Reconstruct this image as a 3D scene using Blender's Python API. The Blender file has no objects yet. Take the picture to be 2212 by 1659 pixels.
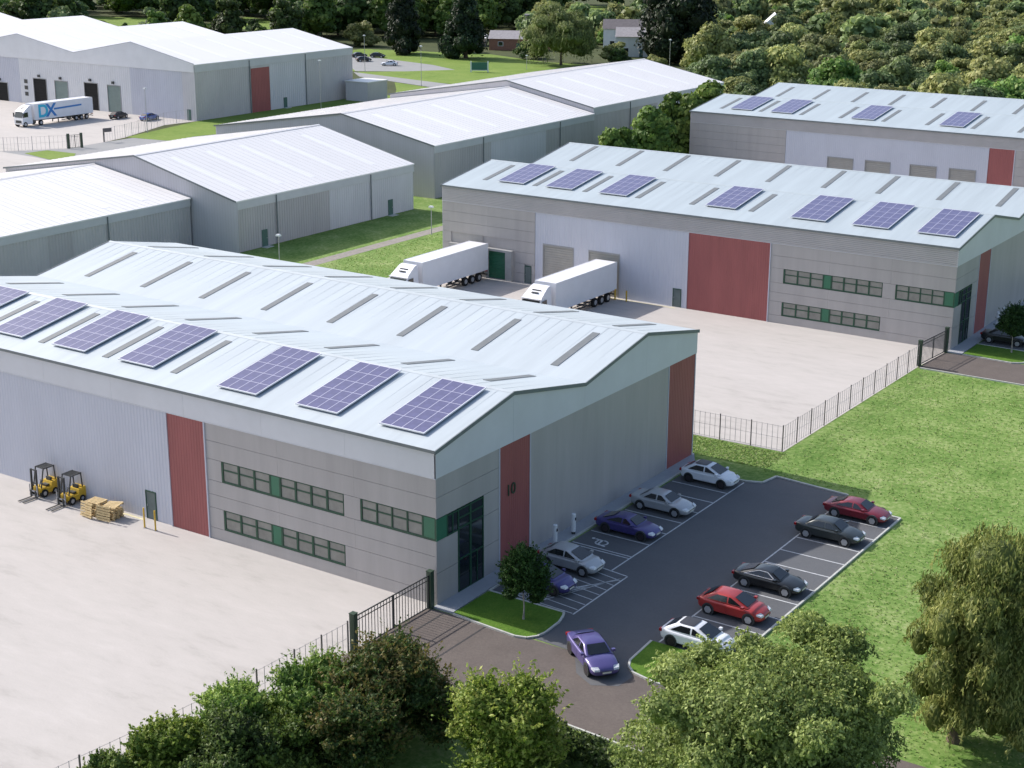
import bpy, math, random
import numpy as np
from mathutils import Vector, Matrix, Euler

random.seed(7)
RAD = math.radians
SC = bpy.context.scene
COL = SC.collection

# ------------------------------------------------------------------ camera, world, sun, exposure
cam_d = bpy.data.cameras.new('camera')
cam = bpy.data.objects.new('camera', cam_d)
COL.objects.link(cam)
cam_d.sensor_width = 36.0
cam_d.lens = 3369.2 / 2212.0 * 36.0
cam_d.clip_start = 0.5
cam_d.clip_end = 3000
p_, y_, r_ = RAD(17.0865), RAD(34.0437), RAD(0.1827)
fw = Vector((-math.sin(y_) * math.cos(p_), math.cos(y_) * math.cos(p_), -math.sin(p_)))
rt = Vector((math.cos(y_), math.sin(y_), 0))
up = rt.cross(fw)
rt2 = math.cos(r_) * rt + math.sin(r_) * up
up2 = -math.sin(r_) * rt + math.cos(r_) * up
M = Matrix((rt2, up2, -fw)).transposed().to_4x4()
M.translation = Vector((51.972, -68.926, 40.561))
cam.matrix_world = M
SC.camera = cam

SUN = Vector((-0.815, -0.018, 0.575)).normalized()     # towards the sun
elev = math.asin(SUN.z)
azim = math.atan2(SUN.x, SUN.y)
world = bpy.data.worlds.new('World')
SC.world = world
world.use_nodes = True
wn = world.node_tree
sky = wn.nodes.new('ShaderNodeTexSky')
sky.sky_type = 'NISHITA'
sky.sun_disc = False
sky.sun_elevation = elev
sky.sun_rotation = azim
sky.air_density = 1.0
sky.dust_density = 2.2
sky.ozone_density = 0.6
wn.nodes['Background'].inputs['Strength'].default_value = 0.15
wn.links.new(sky.outputs[0], wn.nodes['Background'].inputs['Color'])
sl = bpy.data.lights.new('sun', 'SUN')
sl.energy = 3.8
sl.angle = RAD(0.53)
sl.color = (1.0, 0.955, 0.90)
so = bpy.data.objects.new('sun', sl)
so.rotation_euler = (-SUN).to_track_quat('-Z', 'Y').to_euler()
so.location = (-100, -50, 120)
COL.objects.link(so)
SC.view_settings.view_transform = 'Standard'
SC.view_settings.look = 'None'
SC.view_settings.gamma = 1.0
SC.view_settings.use_curve_mapping = False
SC.view_settings.exposure = 0.58


# ------------------------------------------------------------------ materials
def nodes_of(name):
    m = bpy.data.materials.new(name)
    m.use_nodes = True
    nt = m.node_tree
    return m, nt, nt.nodes['Principled BSDF']


def mat(name, col, rough=0.6, metal=0.0, var=0.0, scale=1.0, bump=0.0, bscale=20.0, spec=0.5, col2=None, coord='Object',
        stretch=None, coat=0.0, detail=6.0, pos=(0.3, 0.7)):
    m, nt, b = nodes_of(name)
    b.inputs['Roughness'].default_value = rough
    b.inputs['Metallic'].default_value = metal
    b.inputs['Specular IOR Level'].default_value = spec
    if coat:
        b.inputs['Coat Weight'].default_value = coat
        b.inputs['Coat Roughness'].default_value = 0.08
    c = (*col, 1)
    b.inputs['Base Color'].default_value = c
    if var or col2 or bump:
        if coord == 'World':
            g = nt.nodes.new('ShaderNodeNewGeometry')
            src = g.outputs['Position']
        else:
            t = nt.nodes.new('ShaderNodeTexCoord')
            src = t.outputs['Object']
        if stretch:
            mp = nt.nodes.new('ShaderNodeMapping')
            mp.inputs['Scale'].default_value = stretch
            nt.links.new(src, mp.inputs['Vector'])
            src = mp.outputs[0]
    if var or col2:
        n = nt.nodes.new('ShaderNodeTexNoise')
        n.inputs['Scale'].default_value = scale
        n.inputs['Detail'].default_value = detail
        n.inputs['Roughness'].default_value = 0.65
        nt.links.new(src, n.inputs['Vector'])
        r = nt.nodes.new('ShaderNodeValToRGB')
        r.color_ramp.elements[0].position = pos[0]
        r.color_ramp.elements[1].position = pos[1]
        if col2:
            r.color_ramp.elements[0].color = c
            r.color_ramp.elements[1].color = (*col2, 1)
        else:
            r.color_ramp.elements[0].color = (*[x * (1 - var) for x in col], 1)
            r.color_ramp.elements[1].color = (*[min(1, x * (1 + var)) for x in col], 1)
        nt.links.new(n.outputs['Fac'], r.inputs['Fac'])
        nt.links.new(r.outputs['Color'], b.inputs['Base Color'])
    if bump:
        n2 = nt.nodes.new('ShaderNodeTexNoise')
        n2.inputs['Scale'].default_value = bscale
        n2.inputs['Detail'].default_value = 4
        nt.links.new(src, n2.inputs['Vector'])
        bp = nt.nodes.new('ShaderNodeBump')
        bp.inputs['Strength'].default_value = bump
        bp.inputs['Distance'].default_value = 0.05
        nt.links.new(n2.outputs['Fac'], bp.inputs['Height'])
        nt.links.new(bp.outputs[0], b.inputs['Normal'])
    return m


def ground_mat(name, stops, scales, rough=0.95, bump=0.0, bscale=8.0, mixw=0.5, spec=0.2, stretch=None):
    """two noises of different size mixed and run through a colour ramp (world position)"""
    m, nt, b = nodes_of(name)
    b.inputs['Roughness'].default_value = rough
    b.inputs['Specular IOR Level'].default_value = spec
    g = nt.nodes.new('ShaderNodeNewGeometry')
    ns = []
    src = g.outputs['Position']
    if stretch:
        mp = nt.nodes.new('ShaderNodeMapping')
        mp.inputs['Scale'].default_value = stretch
        mp.inputs['Rotation'].default_value = (0, 0, RAD(-12))
        nt.links.new(src, mp.inputs['Vector'])
        src = mp.outputs[0]
    for s in scales:
        n = nt.nodes.new('ShaderNodeTexNoise')
        n.inputs['Scale'].default_value = s
        n.inputs['Detail'].default_value = 6
        n.inputs['Roughness'].default_value = 0.7
        nt.links.new(src, n.inputs['Vector'])
        ns.append(n)
    mx = nt.nodes.new('ShaderNodeMix')
    mx.inputs[0].default_value = mixw
    nt.links.new(ns[0].outputs['Fac'], mx.inputs[2])
    nt.links.new(ns[1].outputs['Fac'], mx.inputs[3])
    r = nt.nodes.new('ShaderNodeValToRGB')
    els = r.color_ramp.elements
    while len(els) < len(stops):
        els.new(0.5)
    for e, (p, c) in zip(els, stops):
        e.position = p
        e.color = (*c, 1)
    nt.links.new(mx.outputs[0], r.inputs['Fac'])
    nt.links.new(r.outputs['Color'], b.inputs['Base Color'])
    if bump:
        n2 = nt.nodes.new('ShaderNodeTexNoise')
        n2.inputs['Scale'].default_value = bscale
        n2.inputs['Detail'].default_value = 5
        nt.links.new(g.outputs['Position'], n2.inputs['Vector'])
        bp = nt.nodes.new('ShaderNodeBump')
        bp.inputs['Strength'].default_value = bump
        bp.inputs['Distance'].default_value = 0.12
        nt.links.new(n2.outputs['Fac'], bp.inputs['Height'])
        nt.links.new(bp.outputs[0], b.inputs['Normal'])
    return m


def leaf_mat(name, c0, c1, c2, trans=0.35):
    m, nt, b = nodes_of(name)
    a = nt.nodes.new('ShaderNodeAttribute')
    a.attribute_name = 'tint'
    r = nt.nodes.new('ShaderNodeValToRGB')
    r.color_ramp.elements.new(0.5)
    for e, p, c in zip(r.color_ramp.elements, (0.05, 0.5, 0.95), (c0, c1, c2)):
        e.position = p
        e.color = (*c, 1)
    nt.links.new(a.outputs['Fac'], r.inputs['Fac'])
    oi = nt.nodes.new('ShaderNodeObjectInfo')
    hs = nt.nodes.new('ShaderNodeHueSaturation')
    mr = nt.nodes.new('ShaderNodeMapRange')
    mr.inputs[3].default_value = 0.72
    mr.inputs[4].default_value = 1.28
    mh = nt.nodes.new('ShaderNodeMapRange')
    mh.inputs[3].default_value = 0.490
    mh.inputs[4].default_value = 0.512
    ml = nt.nodes.new('ShaderNodeMath')
    ml.operation = 'FRACT'
    ml2 = nt.nodes.new('ShaderNodeMath')
    ml2.operation = 'MULTIPLY'
    ml2.inputs[1].default_value = 7.13
    nt.links.new(oi.outputs['Random'], ml2.inputs[0])
    nt.links.new(ml2.outputs[0], ml.inputs[0])
    nt.links.new(oi.outputs['Random'], mr.inputs[0])
    nt.links.new(ml.outputs[0], mh.inputs[0])
    nt.links.new(mr.outputs[0], hs.inputs['Value'])
    nt.links.new(mh.outputs[0], hs.inputs['Hue'])
    nt.links.new(r.outputs['Color'], hs.inputs['Color'])
    b.inputs['Roughness'].default_value = 0.6
    b.inputs['Specular IOR Level'].default_value = 0.3
    nt.links.new(hs.outputs['Color'], b.inputs['Base Color'])
    tr = nt.nodes.new('ShaderNodeBsdfTranslucent')
    nt.links.new(hs.outputs['Color'], tr.inputs['Color'])
    mx = nt.nodes.new('ShaderNodeMixShader')
    mx.inputs[0].default_value = trans
    nt.links.new(b.outputs[0], mx.inputs[1])
    nt.links.new(tr.outputs[0], mx.inputs[2])
    nt.links.new(mx.outputs[0], nt.nodes['Material Output'].inputs['Surface'])
    return m


MT = {}
MT['wall_grey'] = mat('grey cladding', (0.385, 0.36, 0.355), 0.5, var=0.08, scale=0.8, stretch=(1, 1, 0.12))
MT['wall_white'] = mat('white cladding', (0.50, 0.51, 0.58), 0.45, var=0.05, scale=0.3, stretch=(1, 1, 0.3))
MT['fascia'] = mat('silver fascia', (0.60, 0.60, 0.635), 0.42, var=0.05, scale=0.3)
MT['fascia2'] = mat('grey ribbed fascia', (0.42, 0.40, 0.405), 0.5, var=0.06, scale=0.4)
MT['roof'] = mat('pale metal roof', (0.43, 0.475, 0.505), 0.42, var=0.085, scale=0.7, stretch=(1, 0.07, 0.2), spec=0.5)
MT['roof_blue'] = mat('pale blue metal roof', (0.375, 0.425, 0.452), 0.42, var=0.085, scale=0.7, stretch=(1, 0.07, 0.2))
MT['trim'] = mat('dark trim', (0.15, 0.17, 0.18), 0.5, var=0.1, scale=2)
MT['red'] = mat('red cladding', (0.30, 0.088, 0.086), 0.55, var=0.10, scale=0.6, stretch=(1.5, 1.5, 0.3))
MT['green'] = mat('green frame', (0.012, 0.062, 0.034), 0.4, var=0.1, scale=2)
MT['green_panel'] = mat('green panel', (0.032, 0.15, 0.085), 0.35, var=0.08, scale=2)
MT['pane'] = mat('blinded window pane', (0.225, 0.22, 0.20), 0.2, var=0.2, scale=0.9, spec=0.6)
MT['dark_glass'] = mat('dark glass', (0.014, 0.02, 0.024), 0.06, var=0.3, scale=1.0, spec=0.7)
MT['rooflight'] = mat('rooflight sheet', (0.145, 0.158, 0.165), 0.6, var=0.12, scale=1.5)
MT['door'] = mat('steel door', (0.055, 0.12, 0.10), 0.5, var=0.15, scale=2)
MT['door_grey'] = mat('grey steel door', (0.12, 0.15, 0.15), 0.5, var=0.15, scale=2)
MT['shutter'] = mat('roller shutter', (0.34, 0.325, 0.30), 0.5, var=0.06, scale=1)
MT['dock'] = mat('dock seal', (0.30, 0.30, 0.30), 0.8, var=0.1, scale=1)
MT['dark_int'] = mat('dark interior', (0.006, 0.006, 0.007), 0.9, var=0.3, scale=1)
MT['frame_light'] = mat('aluminium frame', (0.72, 0.72, 0.75), 0.35, metal=0.3, var=0.05, scale=3)
MT['frame_grey'] = mat('grey panel frame', (0.55, 0.54, 0.66), 0.4, metal=0.1, var=0.05, scale=3)
MT['solar'] = mat('solar cells', (0.098, 0.094, 0.188), 0.3, var=0.18, scale=1.6, spec=0.5)
MT['shed_roof'] = mat('white shed roof', (0.715, 0.695, 0.69), 0.45, var=0.03, scale=0.12, stretch=(0.3, 1, 1))
MT['shed_light'] = mat('shed rooflight', (0.785, 0.77, 0.785), 0.35, var=0.03, scale=1)
MT['shed_wall'] = mat('shed wall', (0.45, 0.425, 0.435), 0.5, var=0.08, scale=0.3, stretch=(1, 1, 0.3))
MT['shed_wall_w'] = mat('pale shed wall', (0.53, 0.515, 0.55), 0.5, var=0.06, scale=0.3, stretch=(1, 1, 0.3))
MT['shed_wall_p'] = mat('warm shed wall', (0.40, 0.375, 0.385), 0.5, var=0.08, scale=0.3, stretch=(1, 1, 0.3))
MT['shed_fascia'] = mat('shed fascia', (0.49, 0.485, 0.51), 0.45, var=0.06, scale=0.4)
MT['concrete'] = ground_mat('yard concrete', [(0.34, (0.365, 0.342, 0.322)), (0.46, (0.430, 0.403, 0.383)), (0.56, (0.452, 0.423, 0.403)), (0.68, (0.485, 0.455, 0.436))], (0.16, 1.1), 0.9, bump=0.08, bscale=6, mixw=0.5, stretch=(.32, 1, 1))
MT['path'] = ground_mat('path concrete', [(0.35, (0.30, 0.31, 0.335)), (0.65, (0.36, 0.37, 0.39))], (0.6, 5), 0.85, bump=0.1, bscale=12)
MT['asphalt'] = ground_mat('car park asphalt', [(0.30, (0.098, 0.101, 0.108)), (0.5, (0.114, 0.117, 0.125)), (0.72, (0.132, 0.135, 0.143))], (0.22, 7), 0.85, bump=0.12, bscale=30)
MT['road'] = ground_mat('brown asphalt', [(0.30, (0.095, 0.080, 0.073)), (0.5, (0.122, 0.103, 0.094)), (0.7, (0.150, 0.128, 0.115))], (0.5, 6), 0.9, bump=0.15, bscale=25)
MT['road_grey'] = ground_mat('worn grey asphalt', [(0.35, (0.24, 0.245, 0.25)), (0.65, (0.30, 0.30, 0.30))], (0.3, 4), 0.9)
MT['gravel'] = ground_mat('pale gravel', [(0.35, (0.20, 0.18, 0.16)), (0.65, (0.36, 0.33, 0.30))], (2, 20), 0.95, bump=0.3, bscale=25)
MT['lawn'] = ground_mat('meadow lawn', [(0.38, (0.070, 0.145, 0.022)), (0.46, (0.115, 0.200, 0.042)), (0.53, (0.175, 0.255, 0.070)), (0.61, (0.275, 0.325, 0.135))], (0.20, 2.6), 0.95, bump=0.1, bscale=9, mixw=0.55)
MT['mown'] = ground_mat('mown lawn', [(0.36, (0.055, 0.125, 0.012)), (0.5, (0.085, 0.17, 0.018)), (0.65, (0.12, 0.20, 0.03))], (0.8, 6), 0.95, bump=0.5, bscale=10)
MT['bright_lawn'] = ground_mat('bright verge', [(0.36, (0.10, 0.17, 0.025)), (0.5, (0.15, 0.225, 0.04)), (0.66, (0.21, 0.26, 0.065))], (0.15, 1.5), 0.95, bump=0.5, bscale=4)
MT['scrub_ground'] = ground_mat('rough ground', [(0.35, (0.035, 0.045, 0.018)), (0.5, (0.055, 0.07, 0.024)), (0.66, (0.085, 0.09, 0.04))], (0.05, 0.5), 0.95, bump=0.5, bscale=2)
MT['kerb'] = mat('concrete kerb', (0.46, 0.46, 0.43), 0.85, var=0.15, scale=2, coord='World')
MT['paint'] = mat('white road paint', (0.50, 0.51, 0.52), 0.7, var=0.25, scale=3.5, coord='World')
MT['yellow_paint'] = mat('faded yellow paint', (0.62, 0.56, 0.36), 0.7, var=0.2, scale=3, coord='World')
MT['tar'] = mat('tar seam', (0.035, 0.033, 0.035), 0.7, var=0.2, scale=3, coord='World')
MT['yellow'] = mat('yellow paint', (0.56, 0.36, 0.03), 0.45, var=0.1, scale=3)
MT['steel_dark'] = mat('dark steel', (0.035, 0.038, 0.04), 0.5, var=0.2, scale=4)
MT['steel'] = mat('galvanised steel', (0.40, 0.40, 0.42), 0.45, metal=0.5, var=0.1, scale=4)
MT['mesh_grey'] = mat('grey fence wire', (0.33, 0.31, 0.33), 0.6, var=0.1, scale=4)
MT['fence_post'] = mat('dark fence post', (0.12, 0.105, 0.105), 0.6, var=0.2, scale=4)
MT['gate_green'] = mat('dark green gate post', (0.028, 0.055, 0.032), 0.5, var=0.2, scale=3)
MT['wood'] = mat('pallet wood', (0.56, 0.42, 0.22), 0.8, var=0.25, scale=3, bump=0.2, bscale=15)
MT['white_plastic'] = mat('white plastic', (0.70, 0.71, 0.73), 0.4, var=0.04, scale=2)
MT['rubber'] = mat('tyre rubber', (0.012, 0.012, 0.013), 0.85, var=0.3, scale=6)
MT['rim'] = mat('alloy rim', (0.52, 0.52, 0.54), 0.35, metal=0.6, var=0.1, scale=6)
MT['rim_dark'] = mat('dark rim', (0.05, 0.04, 0.045), 0.4, metal=0.4, var=0.1, scale=6)
MT['car_glass'] = mat('car glass', (0.012, 0.014, 0.018), 0.05, var=0.2, scale=2, spec=0.8)
MT['lamp_glass'] = mat('headlight lens', (0.62, 0.64, 0.68), 0.12, var=0.1, scale=8)
MT['tail'] = mat('tail light lens', (0.30, 0.012, 0.012), 0.2, var=0.1, scale=8)
MT['plate'] = mat('number plate', (0.70, 0.68, 0.60), 0.5, var=0.05, scale=8)
MT['lorry_white'] = mat('white lorry paint', (0.74, 0.74, 0.77), 0.4, var=0.04, scale=0.8, coat=0.2)
MT['logo_cyan'] = mat('cyan print', (0.03, 0.42, 0.62), 0.5, var=0.05, scale=3)
MT['logo_blue'] = mat('blue print', (0.03, 0.19, 0.50), 0.5, var=0.05, scale=3)
MT['sign_green'] = mat('green sign board', (0.03, 0.13, 0.10), 0.5, var=0.15, scale=2)
MT['trunk'] = mat('bark', (0.10, 0.075, 0.055), 0.9, var=0.35, scale=5, bump=0.5, bscale=12)
MT['birch_bark'] = mat('pale bark', (0.34, 0.30, 0.28), 0.85, var=0.45, scale=4, bump=0.3, bscale=12)
MT['brick'] = mat('brick wall', (0.30, 0.145, 0.10), 0.85, var=0.2, scale=2)
MT['render'] = mat('pale render', (0.52, 0.44, 0.35), 0.85, var=0.1, scale=1)
MT['render_w'] = mat('white render', (0.70, 0.71, 0.71), 0.8, var=0.06, scale=1)
MT['slate'] = mat('grey roof', (0.30, 0.28, 0.29), 0.7, var=0.2, scale=1.5)
MT['tile'] = mat('dark tiled roof', (0.13, 0.115, 0.12), 0.8, var=0.2, scale=1.5)


def paint(name, col, coat=0.6, rough=0.35, metal=0.25):
    return mat(name, col, rough, metal=metal, var=0.04, scale=1.5, coat=coat)


LF = {
    'olive': leaf_mat('olive leaves', (0.093, 0.137, 0.032), (0.209, 0.267, 0.071), (0.351, 0.411, 0.142)),
    'birch': leaf_mat('weeping leaves', (0.128, 0.184, 0.044), (0.279, 0.337, 0.088), (0.466, 0.500, 0.161)),
    'yellowgreen': leaf_mat('yellow green leaves', (0.082, 0.136, 0.018), (0.180, 0.252, 0.039), (0.317, 0.351, 0.089)),
    'green': leaf_mat('green leaves', (0.064, 0.119, 0.021), (0.138, 0.222, 0.041), (0.265, 0.339, 0.077)),
    'redgreen': leaf_mat('reddening leaves', (0.043, 0.078, 0.020), (0.086, 0.143, 0.033), (0.198, 0.157, 0.050)),
    'dark': leaf_mat('dark leaves', (0.034, 0.057, 0.018), (0.077, 0.127, 0.030), (0.149, 0.216, 0.056)),
    'conifer': leaf_mat('conifer needles', (0.009, 0.017, 0.007), (0.017, 0.033, 0.013), (0.035, 0.063, 0.023), 0.15),
    'willow': leaf_mat('willow leaves', (0.130, 0.165, 0.053), (0.239, 0.279, 0.097), (0.369, 0.394, 0.166)),
    'scrub_a': leaf_mat('olive scrub leaves', (0.177, 0.207, 0.073), (0.325, 0.353, 0.120), (0.480, 0.467, 0.194)),
    'scrub_b': leaf_mat('dark scrub leaves', (0.098, 0.138, 0.061), (0.178, 0.246, 0.095), (0.289, 0.358, 0.140)),
    'scrub_c': leaf_mat('bright scrub leaves', (0.115, 0.214, 0.052), (0.216, 0.361, 0.079), (0.364, 0.420, 0.142)),
    'scrub_d': leaf_mat('brown scrub leaves', (0.118, 0.133, 0.056), (0.204, 0.224, 0.087), (0.325, 0.343, 0.141)),
    'young': leaf_mat('young tree leaves', (0.012, 0.040, 0.007), (0.025, 0.069, 0.013), (0.047, 0.102, 0.020)),
}


# ------------------------------------------------------------------ mesh helpers
class MB:
    def __init__(self):
        self.v = []
        self.f = []

    def add(self, vs, fs):
        o = len(self.v)
        self.v += [tuple(p) for p in vs]
        self.f += [tuple(i + o for i in q) for q in fs]
        return self

    def poly(self, pts):
        return self.add(pts, [tuple(range(len(pts)))])

    def box(self, x0, x1, y0, y1, z0, z1):
        if x0 > x1: x0, x1 = x1, x0
        if y0 > y1: y0, y1 = y1, y0
        if z0 > z1: z0, z1 = z1, z0
        return self.add([(x0, y0, z0), (x1, y0, z0), (x1, y1, z0), (x0, y1, z0), (x0, y0, z1), (x1, y0, z1), (x1, y1, z1), (x0, y1, z1)],
                        [(0, 3, 2, 1), (4, 5, 6, 7), (0, 1, 5, 4), (1, 2, 6, 5), (2, 3, 7, 6), (3, 0, 4, 7)])

    def bar(self, p0, p1, w, h=None, upv=(0, 0, 1)):
        h = h or w
        p0, p1 = Vector(p0), Vector(p1)
        d = (p1 - p0).normalized()
        u = Vector(upv)
        if abs(d.dot(u)) > 0.95:
            u = Vector((1, 0, 0))
        s = d.cross(u).normalized() * (w / 2)
        t = s.cross(d).normalized() * (h / 2)
        vs = [p + a * s + b * t for p in (p0, p1) for a, b in ((-1, -1), (1, -1), (1, 1), (-1, 1))]
        return self.add(vs, [(3, 2, 1, 0), (4, 5, 6, 7), (0, 1, 5, 4), (1, 2, 6, 5), (2, 3, 7, 6), (3, 0, 4, 7)])

    def tube(self, pts, radii, n=8, cap=True):
        pts = [Vector(p) for p in pts]
        o = len(self.v)
        for i, (p, r) in enumerate(zip(pts, radii)):
            d = (pts[min(i + 1, len(pts) - 1)] - pts[max(i - 1, 0)]).normalized()
            u = Vector((0, 0, 1)) if abs(d.z) < 0.9 else Vector((1, 0, 0))
            s = d.cross(u).normalized()
            t = s.cross(d).normalized()
            for k in range(n):
                a = 2 * math.pi * k / n
                self.v.append(tuple(p + r * (math.cos(a) * s + math.sin(a) * t)))
        for i in range(len(pts) - 1):
            for k in range(n):
                k2 = (k + 1) % n
                self.f.append((o + i * n + k, o + i * n + k2, o + (i + 1) * n + k2, o + (i + 1) * n + k))
        if cap:
            self.f.append(tuple(o + k for k in range(n))[::-1])
            e = o + (len(pts) - 1) * n
            self.f.append(tuple(e + k for k in range(n)))
        return self

    def cyl(self, p0, p1, r, n=12, r2=None):
        return self.tube([p0, p1], [r, r if r2 is None else r2], n)

    def extr(self, poly, axis, a0, a1):
        """poly: 2-D points in the other two axes (in x,y,z order), extruded along axis"""
        def mk(p, a):
            q = list(p)
            q.insert(axis, a)
            return tuple(q)
        n = len(poly)
        vs = [mk(p, a0) for p in poly] + [mk(p, a1) for p in poly]
        fs = [tuple(range(n))[::-1], tuple(range(n, 2 * n))]
        fs += [(k, (k + 1) % n, n + (k + 1) % n, n + k) for k in range(n)]
        return self.add(vs, fs)

    def mesh(self, name, m, smooth=False):
        me = bpy.data.meshes.new(name)
        me.from_pydata(self.v, [], self.f)
        me.update()
        if smooth:
            me.polygons.foreach_set('use_smooth', [True] * len(me.polygons))
        if isinstance(m, str):
            m = MT[m]
        me.materials.append(m)
        return me

    def build(self, name, m, parent=None, smooth=False, loc=None, rot=None):
        return link(name, self.mesh(name, m, smooth), parent, loc, rot)


def link(name, me, parent=None, loc=None, rot=None):
    o = bpy.data.objects.new(name, me)
    COL.objects.link(o)
    if parent is not None:
        o.parent = parent
    if loc is not None:
        o.location = loc
    if rot is not None:
        o.rotation_euler = rot
    return o


def tag(o, label=None, cat=None, group=None, kind=None):
    if label: o['label'] = label
    if cat: o['category'] = cat
    if group: o['group'] = group
    if kind: o['kind'] = kind
    return o


def thing(name, label, cat, loc=(0, 0, 0), rotz=0.0, group=None):
    o = bpy.data.objects.new(name, None)
    COL.objects.link(o)
    o.empty_display_size = 0.3
    o.location = loc
    o.rotation_euler = (0, 0, rotz)
    return tag(o, label, cat, group)


def kids(o):
    return [c for c in ALLCH.get(o.name, [])]


ALLCH = {}


def copy_tree(o, label=None, loc=None, rotz=None, group=None, rot=None):
    def rec(src, par):
        c = src.copy()
        COL.objects.link(c)
        if par is not None:
            c.parent = par
        for ch in src.children:
            rec(ch, c)
        return c
    r = rec(o, None)
    if label: r['label'] = label
    if group: r['group'] = group
    if loc is not None: r.location = loc
    if rotz is not None: r.rotation_euler = (0, 0, rotz)
    if rot is not None: r.rotation_euler = rot
    return r


def sheet(name, pts, z, m, kind='structure', parent=None, label=None):
    """flat ground polygon (triangulated so that concave outlines are safe)"""
    import bmesh
    bm = bmesh.new()
    vs = [bm.verts.new((x, y, z)) for x, y in pts]
    f = bm.faces.new(vs)
    if f.normal.z < 0 or (f.normal_update() or f.normal.z < 0):
        f.normal_flip()
    bmesh.ops.triangulate(bm, faces=[f])
    me = bpy.data.meshes.new(name)
    bm.to_mesh(me)
    bm.free()
    me.materials.append(MT[m])
    o = link(name, me, parent)
    if parent is None:
        o['kind'] = kind
        if label:
            o['label'] = label
    return o


# ------------------------------------------------------------------ the ground
sheet('ground', [(-1400, -300), (500, -300), (500, 1600), (-1400, 1600)], 0.0, 'scrub_ground')
sheet('lawn', [(-124, -60), (110, -60), (110, 215), (-124, 215)], 0.01, 'lawn')
yard1 = sheet('concrete_yard', [(-90, 0.2), (-0.32, 0.2), (-0.40, -9), (-0.62, -18), (-1.2, -23.4), (-2.2, -32), (-3, -58), (-90, -58)], 0.022, 'concrete')
yard2 = sheet('concrete_yard', [(-56.5, 73.4), (6.3, 73.4), (5.85, 66.4), (5.5, 37.45), (-2.6, 37.2), (-56.5, 36.6)], 0.022, 'concrete')
yard3 = sheet('concrete_yard', [(-360, 150), (-170.2, 150), (-171, 142), (-164.6, 126), (-163.4, 120.5), (-162.6, 111.4), (-166, 106.5), (-169, 103), (-185, 80), (-360, 80)], 0.026, 'concrete')
sheet('concrete_yard', [(-62.5, 109.5), (14, 109.5), (14, 149.3), (-62.5, 149.3)], 0.022, 'concrete')  # presumed yard, out of view, added to bounce light onto the farthest facade
sheet('service_road', [(-163.2, 130), (-124, 130), (-124, 40), (-190, 40), (-185, 80), (-169, 103), (-166, 106.5), (-162.6, 111.4), (-163.4, 120.5)], 0.018, 'road_grey')
sheet('concrete_apron', [(-169, 102.4), (-158.5, 101.6), (-153.5, 100.6), (-147, 85), (-150, 40), (-200, 40), (-185, 80)], 0.030, 'concrete')
sheet('gravel_path', [(-69.4, 20), (-67.5, 20), (-67.3, 118), (-69.2, 118)], 0.022, 'gravel')
sheet('grass_verge', [(-170.1, 150), (-164.8, 126.6), (-154, 128), (-140, 134), (-128, 160), (-128, 205), (-170.1, 205)], 0.034, 'bright_lawn')
sheet('grass_island', [(-164.4, 103.5), (-163.9, 108.0), (-157, 108.3), (-153.3, 104.3), (-153.8, 101), (-158, 101.9)], 0.046, 'bright_lawn')
sheet('grass_verge', [(-204.5, 240.5), (-197, 234.2), (-168, 231.8), (-150, 228), (-120, 225), (-120, 292), (-179, 290), (-188, 262), (-196, 248.5)], 0.034, 'bright_lawn')
sheet('lane', [(-205, 239.5), (-197, 232), (-165, 222.5), (-140, 214), (-140, 221), (-168, 231)], 0.040, 'road_grey')
sheet('grass_verge', [(-182, 227), (-165, 222), (-150, 217), (-150, 200), (-161, 200), (-172, 215)], 0.036, 'bright_lawn')
sheet('far_car_park', [(-222, 257), (-206, 241.5), (-195.5, 248.5), (-187.5, 259), (-200, 266), (-214, 270), (-231, 275), (-236, 268)], 0.038, 'road_grey')
sheet('grass_verge', [(-245, 260), (-206, 241), (-186, 258), (-180, 290), (-205, 300), (-245, 292)], 0.032, 'bright_lawn')
sheet('meadow', [(-430, 336), (-392, 346), (-340, 326), (-372, 296)], 0.034, 'bright_lawn')
sheet('meadow', [(-345, 312), (-318, 332), (-330, 356), (-366, 372)], 0.034, 'bright_lawn')
sheet('meadow', [(-266, 430), (-238, 446), (-270, 520), (-312, 505)], 0.034, 'bright_lawn')

# road in front of the near building, car park, footpath, islands
road = sheet('road', [(-0.32, -0.5), (7.2, -0.5), (10.1, -0.5), (13.4, -0.3), (14.0, -0.9), (15.6, -1.25), (75, -1.25), (75, -7.95), (17.4, -7.9), (14.3, -7.9), (8.5, -9.4), (-0.5, -9.4)], 0.020, 'road')
lot = sheet('car_park', [(1.4, 3.45), (6.95, 3.38), (7.3, 2.4), (7.42, 0.6), (7.2, -0.35), (10.1, -0.52), (11.5, -2.6), (12.9, -3.35), (14.2, -2.6), (14.3, -1.2), (13.6, -0.5), (13.3, 0.3), (13.05, 3.1), (18.0, 3.1), (18.0, 29.3), (13.4, 29.4), (13.35, 31.4), (7.45, 32.0), (7.2, 30.3), (6.0, 29.75), (1.4, 29.9)], 0.030, 'asphalt')


def slab(name, pts, z0, z1, m, parent=None, kind='structure'):
    import bmesh
    bm = bmesh.new()
    vs = [bm.verts.new((x, y, z1)) for x, y in pts]
    f = bm.faces.new(vs)
    f.normal_update()
    if f.normal.z < 0:
        f.normal_flip()
    r = bmesh.ops.extrude_face_region(bm, geom=[f])
    for e in r['geom']:
        if isinstance(e, bmesh.types.BMVert):
            e.co.z = z1
    for v in vs:
        v.co.z = z0
    bmesh.ops.triangulate(bm, faces=bm.faces[:])
    me = bpy.data.meshes.new(name)
    bm.to_mesh(me)
    bm.free()
    me.materials.append(MT[m])
    o = link(name, me, parent)
    if parent is None:
        o['kind'] = kind
    return o


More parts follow.
